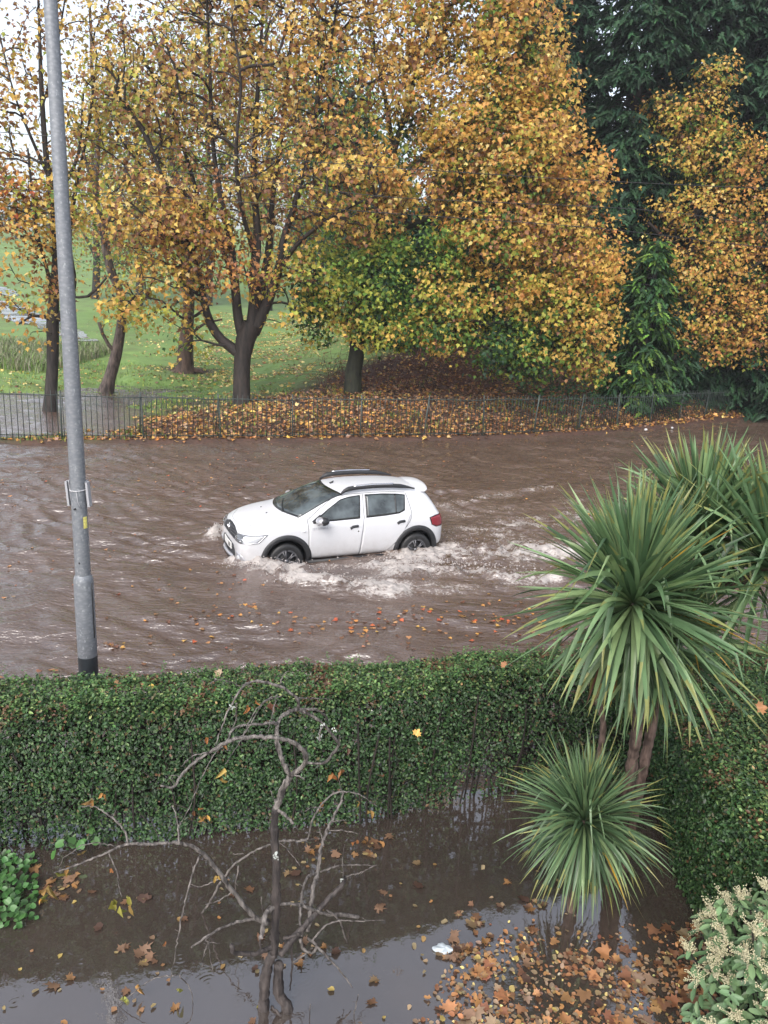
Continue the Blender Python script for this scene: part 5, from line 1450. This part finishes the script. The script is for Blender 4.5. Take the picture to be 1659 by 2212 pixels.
g = Geo(); swords(g, WY(1640, 1262, 5.15), 9, .75, .04, -60, -20, 1.6); keep(g.obj('hanging_leaves', M_SWORD), e)
c5 = WY(1262, 1775, 4.95)
e = empty('young_cordyline', 'low fountain-shaped cabbage palm with narrow leaves, standing in the flooded bed', 'palm plant', (c5[0], c5[1], 0))
g = Geo(); ringed(g, [[c5[0] + .02, c5[1] + .03, -.15], [c5[0], c5[1], c5[2] * .5], c5], [.05, .045, .04]); keep(g.obj('trunk', M_CTRUNK), e)
g = Geo(); swords(g, c5, 520, .68, .021, -80, 88, 1.05, bias=.8, seg=8, yl=.006, fresh=.95); keep(g.obj('crown', M_SWORD), e)

# ------------------------------------------------------------------ bare contorted tree
M_GBARK = bark('grey_lichen_bark', (.03, .025, .023), (.24, .215, .20), 34, .7)
M_DBARK = bark('dark_trunk_bark', (.022, .018, .018), (.085, .07, .065), 22, .6)
YT = 3.95
BR = [  # (crop points), start radius px, end radius px, depth drift, dark?
 ([(1092, 1560), (1090, 1480), (1094, 1370), (1105, 1300), (1130, 1235)], 24, 20, 0, 1), ([(1130, 1240), (1136, 1150), (1140, 1050), (1141, 950), (1140, 850), (1133, 700), (1141, 640)], 19, 15, 0, 1),
 ([(1141, 645), (1165, 572), (1200, 508)], 15, 13, 0, 0), ([(1200, 510), (1165, 445), (1146, 370), (1145, 292)], 11, 9, .1, 0), ([(1145, 295), (1165, 262), (1200, 242), (1232, 234)], 9, 8, .15, 0),
 ([(1200, 508), (1240, 478), (1266, 442), (1252, 402), (1200, 366), (1130, 350), (1040, 348), (960, 360), (880, 402), (800, 456), (745, 510), (716, 556), (665, 550)], 11, 5, -.5, 0),
 ([(1145, 292), (1100, 294), (980, 306), (935, 365)], 7, 4, -.3, 0), ([(1232, 234), (1228, 190), (1170, 146), (1100, 122), (1040, 120), (1000, 146), (965, 200), (930, 272), (902, 350), (888, 382)], 7, 3, -.4, 0),
 ([(1228, 188), (1300, 188), (1375, 192)], 3, 1.5, .2, 0), ([(1234, 236), (1290, 262), (1342, 302), (1380, 350), (1400, 380), (1372, 420), (1340, 456), (1268, 455)], 7, 6, .3, 0), ([(1234, 234), (1310, 236), (1345, 262), (1352, 280)], 6, 4, .3, 0),
 ([(1398, 378), (1406, 318)], 4, 2, 0, 0), ([(1336, 300), (1322, 322), (1326, 352)], 5, 3, 0, 0), ([(1170, 178), (1090, 202), (1010, 332), (900, 402), (830, 522), (790, 622), (742, 716)], 3, 1.5, -.6, 0),
 ([(1150, 172), (1060, 232), (1000, 352), (930, 462)], 2.5, 1.5, -.5, 0), ([(1140, 190), (1105, 332)], 2.5, 1.3, -.2, 0), ([(1158, 130), (1170, 95), (1196, 78)], 3, 1.5, 0, 0), ([(1030, 120), (990, 136), (920, 110), (865, 126)], 3, 1.5, -.2, 0),
 ([(860, 412), (790, 430), (745, 474)], 3, 1.5, -.1, 0), ([(722, 552), (714, 492), (760, 484)], 2.5, 1.2, 0, 0), ([(975, 205), (970, 290), (935, 362)], 4, 2, 0, 0), ([(1141, 645), (1180, 672), (1212, 706)], 7, 6, -.1, 0), ([(1150, 650), (1112, 596)], 4, 2, 0, 0), ([(1205, 500), (1258, 520)], 4, 3, -.1, 0),
 ([(1155, 1250), (1220, 1170), (1290, 1092), (1350, 1022), (1410, 962), (1422, 930)], 14, 9, .5, 1), ([(1270, 1150), (1284, 1060), (1296, 960), (1312, 900), (1332, 780), (1372, 690), (1414, 608)], 10, 5, .5, 0),
 ([(1245, 1170), (1240, 1080), (1262, 940), (1310, 908)], 6, 6, .3, 0), ([(1410, 610), (1411, 572), (1340, 612), (1290, 692), (1265, 772), (1170, 776), (1120, 790), (1040, 826), (960, 882), (922, 936)], 4, 4, 0, 0),
 ([(1411, 572), (1480, 584), (1558, 636)], 3, 1.5, .1, 0), ([(1340, 640), (1300, 622), (1265, 625)], 2.5, 1.2, 0, 0), ([(1411, 572), (1405, 545), (1400, 520)], 2, 1.2, 0, 0),
 ([(1110, 1115), (1050, 1090), (982, 1012), (920, 930), (870, 862), (820, 816), (740, 786), (640, 790), (530, 790), (440, 826), (340, 866), (220, 912)], 11, 3, -.6, 0),
 ([(530, 786), (512, 730), (460, 682), (402, 640), (340, 634)], 5, 2, .1, 0), ([(480, 802), (420, 786), (350, 792), (270, 842), (245, 880)], 2.5, 1.2, -.1, 0), ([(740, 782), (722, 730), (692, 682)], 4, 2.5, 0, 0), ([(575, 790), (580, 752)], 2, 1, 0, 0),
 ([(450, 830), (480, 900), (492, 962), (500, 1010)], 3, 1.5, -.2, 0), ([(822, 842), (790, 932), (760, 1052), (730, 1202), (708, 1342)], 4.5, 2, -.4, 0), ([(910, 946), (870, 1022), (820, 1086), (745, 1086)], 5, 3, .2, 0), ([(820, 1086), (800, 1104)], 3, 2, 0, 0),
 ([(985, 880), (976, 960), (990, 1012)], 3, 1.5, 0, 0), ([(1005, 830), (960, 832)], 2.5, 1.2, 0, 0), ([(902, 936), (830, 966), (785, 955)], 2.5, 1.2, 0, 0), ([(960, 985), (900, 1022), (850, 1028)], 3, 1.5, 0, 0), ([(870, 862), (855, 825)], 3, 1.5, 0, 0),
 ([(1108, 1106), (1040, 1100), (950, 1122), (880, 1156), (790, 1216)], 7, 4.5, -.3, 0), ([(866, 1188), (842, 1240), (835, 1302)], 3, 1.3, 0, 0), ([(862, 1196), (870, 1260), (884, 1322)], 3, 1.3, 0, 0), ([(880, 1156), (850, 1190), (905, 1200)], 3, 1.5, 0, 0),
 ([(1140, 1046), (1100, 1072), (1088, 1120), (1080, 1186)], 11, 10, -.2, 0), ([(1125, 1212), (1060, 1240), (970, 1240), (958, 1210)], 10, 8, -.25, 1), ([(1050, 1240), (1040, 1278)], 4, 2, 0, 0), ([(1072, 1180), (1078, 1225)], 5, 4, 0, 1),
 ([(1158, 1040), (1220, 1036), (1290, 1062), (1350, 1080), (1420, 1082), (1480, 1092)], 6, 8, .3, 0), ([(1290, 1190), (1340, 1130), (1400, 1108), (1490, 1108), (1590, 1104)], 4, 1.5, .2, 0), ([(1350, 1062), (1400, 1102), (1418, 1150), (1432, 1196)], 4, 2.5, .1, 0),
 ([(1240, 1178), (1252, 1222), (1290, 1240), (1306, 1208), (1270, 1180)], 7, 5, 0, 0), ([(1306, 1210), (1380, 1282), (1430, 1342), (1456, 1378)], 5, 2, 0, 0), ([(1325, 905), (1400, 880), (1480, 876), (1555, 880)], 4, 1.5, .2, 0), ([(1425, 930), (1450, 905), (1490, 886)], 3, 1.5, 0, 0),
 ([(1420, 928), (1416, 850), (1424, 780)], 3, 1.3, 0, 0), ([(1334, 780), (1312, 706)], 3, 1.3, 0, 0), ([(1360, 735), (1420, 740), (1482, 762)], 3, 1.5, 0, 0), ([(1370, 700), (1430, 690)], 3, 1.5, 0, 0), ([(1420, 930), (1500, 905), (1556, 880)], 2.5, 1.2, 0, 0),
 ([(1202, 1180), (1206, 1300), (1196, 1402)], 6, 3, 0, 1), ([(1150, 1285), (1150, 1400), (1188, 1462), (1222, 1560)], 19, 24, 0, 1), ([(1285, 1560), (1290, 1530), (1380, 1510), (1450, 1510), (1515, 1532)], 5, 3, 0, 0), ([(1286, 1535), (1280, 1470), (1288, 1418)], 3, 1.5, 0, 0),
 ([(1460, 1502), (1472, 1440), (1482, 1378)], 3, 1.5, 0, 0), ([(740, 1330), (782, 1382), (800, 1450)], 2.5, 1.2, 0, 0), ([(736, 1332), (640, 1336), (560, 1382), (500, 1432)], 2.5, 1.2, 0, 0), ([(1120, 1460), (1160, 1500), (1190, 1550)], 6, 4, -.1, 1),
 ([(1170, 1180), (1225, 1165), (1240, 1160)], 7, 6, 0, 1), ([(1078, 1010), (1080, 1100)], 2.5, 1.5, 0, 0), ([(1210, 1280), (1250, 1262), (1290, 1240)], 4, 3, 0, 0), ([(1130, 782), (1175, 800), (1240, 880)], 2.5, 1.2, -.2, 0), ([(1240, 772), (1320, 790)], 2.5, 1.2, 0, 0)]
tb = WY(*C7(1098, 1545), YT)
e = empty('bare_garden_tree', 'bare contorted little tree with lichen-grey twigs and a few withered leaves', 'tree', (tb[0], tb[1], 0))
g = Geo()
endd = []
pxm = .523
nodes = []
for pts, r0, r1, dr, dk in BR:
    P = np.array([[x, y] for x, y in pts], float); n = len(P)
    # start depth: where the branch springs from an earlier one
    d0 = 0.0
    if nodes:
        A = np.array(nodes); dd = np.hypot(A[:, 0] - P[0, 0], A[:, 1] - P[0, 1]); j = int(np.argmin(dd))
        if dd[j] < 30: d0 = A[j, 2]
    sm = smoothline(np.column_stack([P * .01, np.linspace(0, 1, n)]), .12)
    X = []; RR = []
    for x, y, t in sm:
        dep = d0 + dr * t; q = WY(*C7(x * 100, y * 100), YT + dep); X.append(q); RR.append((r0 + (r1 - r0) * t) * pxm * mpp(YT + dep, q[2])); nodes.append((x * 100, y * 100, dep))
    X = np.array(X); RR = np.array(RR) * (1 + rng.normal(0, .11, len(RR))); X += rng.normal(0, .0022, X.shape)
    if r1 <= 3 and dr == 0: X += (np.linspace(0, 1, len(X))[:, None]) * rng.normal(0, .05, 3) * [0, 1, 0]
    tube(g, X, RR, 10 if r0 > 9 else 6, mi=1 if dk else 0)
    if r0 < 7 and len(X) > 6:   # short spurs
        for k in range(2, len(X) - 2, 3):
            if rng.random() < .55:
                dd_ = unit(rng.normal(size=3)) * rng.uniform(.012, .05); tube(g, [X[k], X[k] + dd_], [RR[k] * .55, .0012], 4)
# trunk feet reach the ground
for x, r_ in ((1092, 24), (1222, 24)):
    a = WY(*C7(x, 1560), YT); tube(g, [[a[0] + (.03 if x > 1200 else -.01), a[1], -.2], [a[0], a[1], a[2]]], [r_ * 1.15 * pxm * mpp(YT, 0), r_ * pxm * mpp(YT, 0)], 10, mi=1)
keep(g.obj('trunk', [M_GBARK, M_DBARK]), e)
LV = [(385, 640, 'K', 62), (425, 605, 'K', 40), (925, 500, 'Y', 55), (908, 530, 'Y', 40), (832, 700, 'Y', 55), (855, 685, 'Y', 40), (820, 665, 'O', 35), (1378, 520, 'O', 55), (1412, 510, 'O', 50), (335, 845, 'Y', 36), (235, 930, 'L', 50), (280, 915, 'K', 55),
      (205, 1000, 'Y', 70), (160, 1035, 'Y', 55), (195, 1050, 'L', 50), (465, 1050, 'L', 60), (495, 1080, 'L', 50), (540, 1062, 'Y', 50), (520, 1030, 'L', 40), (1015, 240, 'O', 42), (860, 366, 'O', 36), (930, 398, 'O', 34), (1062, 216, 'O', 30), (1485, 636, 'Y', 34), (1532, 672, 'Y', 34),
      (1314, 636, 'O', 36), (518, 1450, 'L', 60), (540, 1470, 'L', 45), (480, 1500, 'L', 70), (572, 1405, 'K', 60), (738, 1405, 'L', 40), (800, 1480, 'L', 50), (838, 1500, 'K', 50), (930, 1500, 'K', 50), (978, 1505, 'K', 50), (1080, 1475, 'L', 60), (1050, 1490, 'Y', 40), (888, 935, 'Y', 36), (1470, 800, 'O', 44),
      (1130, 220, 'B', 50), (1385, 310, 'B', 30), (1424, 400, 'B', 34), (455, 905, 'O', 26), (680, 1215, 'O', 40), (770, 1500, 'K', 40)]
g = Geo(); A = np.array(nodes)
for x, y, c, s_ in LV:
    j = int(np.argmin(np.hypot(A[:, 0] - x, A[:, 1] - y + 25))); dep = A[j, 2]
    for kk in range(2):
        p = WY(*C7(x + rng.normal(0, 8), y - s_ * .45 + rng.normal(0, 5)), YT + dep); sz = s_ * pxm * mpp(YT + dep, p[2]) * (1 if kk == 0 else .7)
        leaves(g, [p], [unit([rng.normal(0, .6), -1, rng.normal(.3, .4)])], [[rng.normal(0, .35), rng.normal(0, .3), -1]], [sz], vary(np.array([PAL[c]]) * [.62, .58, .7], .2), jit(halves([(.16, .15), (.22, .4), (.14, .7)]), int(x), .05), .9, 1.1)
keep(g.obj('withered_leaves', M_LITTER), e)
for x, y in ((1137, 838), (1137, 845), (1411, 940), (1325, 350), (1318, 342), (965, 225), (1330, 298), (1380, 318), (1140, 832)):
    j = int(np.argmin(np.hypot(A[:, 0] - x, A[:, 1] - y))); p = WY(*C7(x, y), YT + A[j, 2] - .028)
    g = Geo()
    for k in range(7): q = p + rng.normal(0, .008, 3) * [1, .3, 1.3]; leaves(g, [q], [[0, -1, .3]], [rng.normal(size=3)], [.014], np.array([[.42, .45, .43]]), T_OVAL)
    keep(g.obj('lichen_patch', M_LITTER), e)

# ------------------------------------------------------------------ blossoming shrub, lower right
cS = WY(1705, 2130, 3.5)[:2]
e = empty('flowering_shrub', 'evergreen shrub with cream flower sprays in the lower right corner', 'shrub', (cS[0], cS[1], 0))
gl, gs, gf = Geo(), Geo(), Geo()
tops = []
for i in range(330):
    th = rng.uniform(0, 2 * math.pi); el = math.asin(rng.uniform(-.35, 1)); r_ = rng.uniform(.8, 1.05) if i < 170 else rng.uniform(.45, .8)
    p = np.array([cS[0] + .54 * math.cos(th) * math.cos(el) * r_, cS[1] + .50 * math.sin(th) * math.cos(el) * r_, .87 + .60 * math.sin(el) * r_])
    p[:2] += .06 * np.sin(p[2] * 9 + th * 3)
    tops.append((p, el))
for p, el in tops:
    base = np.array([cS[0], cS[1], .05]); mid_ = (base + p) / 2 + [0, 0, .1]
    tube(gs, smoothline([base, mid_, p], .12), .006, 5, cap=False)
    ax_ = unit(p - np.array([cS[0], cS[1], .5]) + [0, 0, .35]); k = rng.integers(9, 14)
    az = np.arange(k) * 2.4 + rng.uniform(0, 6); s1 = unit(np.cross(ax_, [0.3, .1, 1])); s2 = np.cross(ax_, s1)
    d = unit(np.cos(az)[:, None] * s1 + np.sin(az)[:, None] * s2 + ax_ * rng.uniform(-.25, .5, (k, 1)))
    col = np.array([[.15, .25, .12], [.20, .31, .15], [.11, .19, .09]])[rng.integers(0, 3, k)]
    leaves(gl, p + rng.normal(0, .02, (k, 3)) - ax_ * rng.uniform(0, .07, (k, 1)), ax_ + rng.normal(0, .25, (k, 3)), d, .090 * rng.uniform(.7, 1.15, k), vary(col, .12), halves([(.13, .2), (.19, .55), (.13, .85)]), .25, .3)
    if np.linalg.norm((p - [cS[0], cS[1], .82]) / [.54, .50, .6]) > .78 and rng.random() < (.75 if el > -.1 else .4):
        for q in range(rng.integers(5, 9)):
            dd = unit(ax_ * .9 + rng.normal(0, .55, 3)); Lf = rng.uniform(.05, .11)
            ln = smoothline([p, p + dd * Lf * .6, p + dd * Lf + [0, 0, -.012]], .02); tube(gf, ln, .0022, 4, tint=(.5, .48, .28))
            m_ = 26; tt = rng.uniform(.15, 1, m_); bp = p + dd * (Lf * tt)[:, None] + rng.normal(0, .008, (m_, 3))
            for b3 in bp: gf.add(b3 + oct_v * rng.uniform(.003, .0055), [oct_f], tint=np.array([.70, .65, .44]) * rng.uniform(.8, 1.15))
keep(gs.obj('stems', M_BARK), e); keep(gl.obj('foliage', M_SWORD), e); keep(gf.obj('blossom', leafmat('cream_blossom', .2, .6)), e)

# ------------------------------------------------------------------ geranium clump, lower left
T_ROUND = halves([(.35, -.1), (.5, .2), (.46, .6), (.3, .9), (.1, .96)])
def gcl():
    c = WZ(10, 1960, 0); e = empty('geranium_plant', 'clump of round scalloped green leaves at the foot of the hedge on the left', 'plant', (c[0], c[1], 0))
    g = Geo(); gs_ = Geo()
    for i in range(620):
        u = rng.uniform(-120, 78) ; v = rng.uniform(1862, 2010) - max(0, (u - 40)) * .3
        if u > 40 and rng.random() < .5: continue
        p = WZ(u, v, 0); p[2] = rng.uniform(.02, .20) * (1 - .5 * (u > 50)); 
        leaves(g, [p], [unit([rng.normal(0, .4), -.3 + rng.normal(0, .3), 1])], [rng.normal(size=3) * [1, 1, .2]], [rng.uniform(.028, .052)], vary(np.array([[.07, .17, .05]]) * rng.choice([.7, 1, 1.3]), .12), T_ROUND, .25, .15)
        if i % 4 == 0: tube(gs_, [[p[0] + rng.normal(0, .03), p[1] + .03, -.1], p], .002, 3, cap=False)
    keep(g.obj('foliage', M_SWORD), e); keep(gs_.obj('stems', M_BARK), e)
gcl()
g = Geo(); p0 = WZ(195, 1862, 0)
P = []
for u, v in ((150, 1850), (165, 1838), (185, 1848), (195, 1835), (120, 1870), (205, 1855), (175, 1862), (140, 1862)): q = WZ(u, v, 0); q[2] = rng.uniform(.1, .25); P.append(q)
P = np.array(P); g2 = Geo()
leaves(g, P, rng.normal(0, .4, P.shape) + [0, -.3, 1], rdir(len(P)) * [1, 1, .2], .07, vary(np.tile([[.09, .21, .06]], (len(P), 1)), .15), T_ROUND, .2, .1)
for q in P: tube(g2, [[p0[0], p0[1] + .05, -.1], (q + p0) / 2 + [0, 0, .05], q], .002, 3, cap=False)
e = empty('geranium_plant', 'small straggling sprig of scalloped leaves under the hedge, right of the green clump', 'plant', (p0[0], p0[1], 0)); keep(g.obj('foliage', M_SWORD), e); keep(g2.obj('stems', M_BARK), e)

# ------------------------------------------------------------------ fallen leaves on the water
def leafmesh(name, tpl, col, seed):
    g = Geo(); leaves(g, [[0, 0, 0]], [[0, 0, 1]], [[0, 1, 0]], [1.0], vary(np.array([col]), .1), jit(tpl, seed, .08), .22, .25)
    if tpl is T_MAPLE5: tube(g, [[0, 0, 0], [.03, -.25, .01], [0, -.45, .04]], [.014, .011, .01], 4, tint=np.array(col) * .7)
    me_ = g.mesh(name, M_LITTER); v = np.array([x.co[:] for x in me_.vertices]); v[:, 1] -= .4
    me_.vertices.foreach_set('co', v.astype(np.float32).ravel()); return me_
KINDS = {'maple': [(leafmesh('maple_leaf', T_MAPLE5, c, i)) for i, c in enumerate(((.17, .10, .065), (.21, .13, .08), (.28, .16, .08), (.15, .08, .05), (.24, .16, .10), (.11, .065, .045), (.30, .15, .06), (.18, .11, .07)))],
         'small': [(leafmesh('small_leaf', halves([(.32, .2), (.36, .5), (.2, .82)]), c, i)) for i, c in enumerate(((.42, .31, .11), (.34, .22, .09), (.30, .22, .13), (.44, .36, .16), (.28, .15, .08), (.22, .14, .09), (.40, .22, .08), (.30, .22, .13)))]}
LAB = {'maple': ('maple_leaf', 'brown maple leaf floating on the flooded garden', 'maple leaf', 'brown maple leaves floating in the garden'),
       'small': ('small_leaf', 'small yellowish oval leaf floating on the flooded garden', 'leaf', 'small yellow leaves floating in the garden')}
def lit_poly(u, v):
    """density of litter in the lower right of the garden"""
    edge = 1985 + max(0, (1150 - u)) * .42 + 50 * (vnoise(u * .012, 3.3, 5) - .5)
    d = float(sstep(-20, 90, v - edge)) * float(sstep(900, 1010, u + (v - 2050) * .15))
    d *= float(np.clip(-.15 + 1.7 * fbm(u * .018, v * .022, 88), .06, 1.1))
    if v < 2060 and 1180 < u < 1420: d *= .35
    return d
pool = []
tries = 0
while len(pool) < 950 and tries < 40000:
    tries += 1; u, v = rng.uniform(880, 1700), rng.uniform(1960, 2260)
    if rng.random() < lit_poly(u, v): pool.append((u, v, 'maple' if rng.random() < .17 else 'small'))
sp = []
while len(sp) < 95:
    u, v = rng.uniform(0, 1350), rng.uniform(1860, 2215)
    if v < 1850 + .0 * u: continue
    sp.append((u, v, 'maple' if rng.random() < .28 else 'small'))
for cu, cv, n_, s_ in ((850, 1950, 5, 30), (975, 2060, 26, 28), (810, 1830, 16, 22), (1030, 1985, 12, 25), (1140, 1960, 8, 22), (310, 1935, 4, 10), (130, 1915, 26, 26), (60, 2120, 6, 40), (640, 2050, 10, 45), (690, 1850, 12, 40), (300, 2080, 8, 30)):
    for _ in range(n_): sp.append((cu + rng.normal(0, s_), cv + rng.normal(0, s_ * .5), 'maple' if rng.random() < .55 else 'small'))
big = sp + pool[:max(0, 298 - len(sp))]
rest = pool[max(0, 298 - len(sp)):]
for i, (u, v, kd) in enumerate(big):
    p = WZ(u, v, 0)
    nm, lb, ct, gp = LAB[kd]
    o = bpy.data.objects.new(nm, KINDS[kd][int(rng.integers(0, 8))]); COL.objects.link(o)
    s_ = rng.uniform(.045, .09) if kd == 'maple' else rng.uniform(.028, .055)
    o.location = (p[0], p[1], .007 + .012 * rng.random() + (.01 if i > len(sp) else 0)); o.rotation_euler = (rng.normal(0, .12), rng.normal(0, .12), rng.uniform(0, 6.28)); o.scale = (s_, s_, s_)
    cn_ = {0: 'reddish-brown', 1: 'mid-brown', 2: 'orange-brown', 3: 'dark brown', 4: 'tan', 5: 'blackish brown', 6: 'rusty', 7: 'dull brown'} if kd == 'maple' else {0: 'yellow', 1: 'golden', 2: 'straw-coloured', 3: 'pale yellow', 4: 'brownish', 5: 'dull brown', 6: 'orange', 7: 'tan'}
    c_ = cn_[KINDS[kd].index(o.data)]
    if lit_poly(u, v) > .15: pl = 'in the thick litter beside the shrub' if u > 1350 else ('in the thick litter below the young palm' if u > 1150 else 'at the left edge of the thick litter')
    elif v < 1900: pl = 'on the water close under the hedge'
    elif u < 260: pl = 'on the water near the green clump' if v < 2050 else 'on the water in the lower left corner'
    elif 480 < u < 720: pl = 'on the water around the bare trunk'
    elif u < 480: pl = 'on the water left of the bare tree'
    elif u < 900: pl = 'on the water right of the bare tree'
    else: pl = 'on the open water before the young palm'
    tag(o, '%s %s floating %s' % (c_, 'maple leaf' if kd == 'maple' else 'small oval leaf', pl), ct, gp)
g = Geo()
for tpl, kd, pal, sz in ((T_MAPLE5, 'maple', 'BbBbT', .085), (halves([(.32, .2), (.36, .5), (.2, .82)]), 'small', 'TbTTbB', .042)):
    PAL['T'] = (.30, .21, .135)
    Q = np.array([WZ(u, v, 0) for u, v, k in rest if k == kd]); n = len(Q)
    flat_leaves(g, Q, sz, pal, tpl, .16, .012, .2, .12)
n = 900; uv = [(u, v) for u, v in zip(rng.uniform(900, 1700, 4200), rng.uniform(1960, 2260, 4200)) if rng.random() < lit_poly(u, v)][:1400]
flat_leaves(g, np.array([WZ(u, v, 0) for u, v in uv]), .035, 'TBbBbyT', T_OVAL, .2, .003, .2, .1)
tag(g.obj('floating_leaf_litter', M_LITTER), kind='stuff')
# leaves drifting on the road water
g = Geo(); Q = []
while len(Q) < 1300:
    x = rng.uniform(-12, 14); y = float(seam(x)) + .15 + rng.random() ** 1.25 * 20; 
    if y > shore(x) - .2: continue
    dn = .25 + 1.3 * max(0, float(fbm(x * .5, y * .5, 81)) - .42) * 5
    if foam_env(np.array([x]), np.array([y]))[0] > .3: dn *= .1
    if rng.random() < min(1, dn) * .8: Q.append([x, y, 0])
Q = np.array(Q); Q[:, 2] = water_z(Q[:, 0], Q[:, 1])
flat_leaves(g, Q, .055, 'ObBbBBbT', T_MAPLE5, .1, .012, .2, .1)
for cu, cv, n_, sx_, sy_ in ((790, 905 + 450, 50, 90, 14), (480, 1330, 22, 90, 30), (940, 1340, 30, 80, 18), (1080, 1350, 30, 60, 20), (1230, 1335, 24, 50, 12), (420, 1030, 60, 160, 30), (240, 1398, 8, 20, 3), (500, 1290, 20, 120, 50)):
    q = np.array([WZ(cu + rng.normal(0, sx_), cv + rng.normal(0, sy_), 0) for _ in range(n_)]); q[:, 2] = water_z(q[:, 0], q[:, 1]); flat_leaves(g, q, .065, 'OBbBbBRK', T_MAPLE5, .1, .012, .2, .1)
tag(g.obj('drifting_leaves', M_LITTER), kind='stuff')
# single leaves caught on the hedges and the small litter
for lab, u, v, Y, c, s_ in (('orange leaf caught on the dark inner face of the privet hedge', 897, 1586, 5.5, 'K', .065), ('brown leaf lying on the hedge top, left of the bare tree', 480, 1455, 5.98, 'T', .07), ('tan leaf on the hedge top near the lamp post', 252, 1476, 5.72, 'b', .06),
        ('orange leaf lying on the side hedge under the palm', 1627, 1528, 5.25, 'b', .09), ('reddish leaf caught low on the side hedge above the blossoming shrub', 1652, 1820, 3.9, 'B', .07), ('brown leaf on the hedge top left of the palm leaves', 1090, 1437, 6.1, 'b', .06), ('yellow leaf on the hedge top beside the lamp post foot', 335, 1484, 5.72, 'Y', .05), ('orange leaf on the hedge top where the palm leaves reach over', 1332, 1455, 6.05, 'O', .07)):
    g = Geo(); p = WY(u, v, Y) + [0, -.05, .02]; leaves(g, [[0, 0, 0]], [[rng.normal(0, .3), -.7, .6]], [[rng.normal(), 0, .4]], [s_], vary(np.array([PAL[c]]), .1), T_MAPLE5, .4, .4)
    o = g.obj('fallen_leaf', M_LITTER); o.location = p; tag(o, lab, 'leaf')
M_BAG = plain('crumpled_clear_plastic', (.45, .50, .54), .15, nscale=20, namp=.3)
bmx = bmesh.new(); bmesh.ops.create_icosphere(bmx, subdivisions=3, radius=1)
for v in bmx.verts:
    n_ = float(fbm(v.co.x * 2.5 + 5, v.co.y * 2.5 + v.co.z * 2, 3)); v.co = v.co * (.6 + .8 * n_); v.co.x *= .075; v.co.y *= .045; v.co.z *= .022
me_ = bpy.data.meshes.new('plastic_bag'); bmx.to_mesh(me_); bmx.free(); me_.materials.append(M_BAG)
o = bpy.data.objects.new('plastic_bag', me_); COL.objects.link(o); p = WZ(935 + 22, 2052, 0); o.location = (p[0], p[1], .012); tag(o, 'crumpled clear plastic bag floating at the edge of the leaf litter', 'plastic bag')
for lab, u, v in (('white scrap of litter on the kerb by the fence, larger one', 1395, 928), ('small white scrap of litter at the kerb further right', 1452, 924)):
    g = Geo(); p = WZ(u, v, .06); box(g, (0, 0, 0), (.11 if u < 1400 else .07, .07, .05), rz=.4, M=np.array(Matrix.Rotation(.4, 3, 'X'))); 
    o = g.obj('paper_cup' if u < 1400 else 'paper_scrap', plain('white_paper_litter', (.75, .75, .75), .5), smooth=False); o.location = p; tag(o, lab, 'litter')
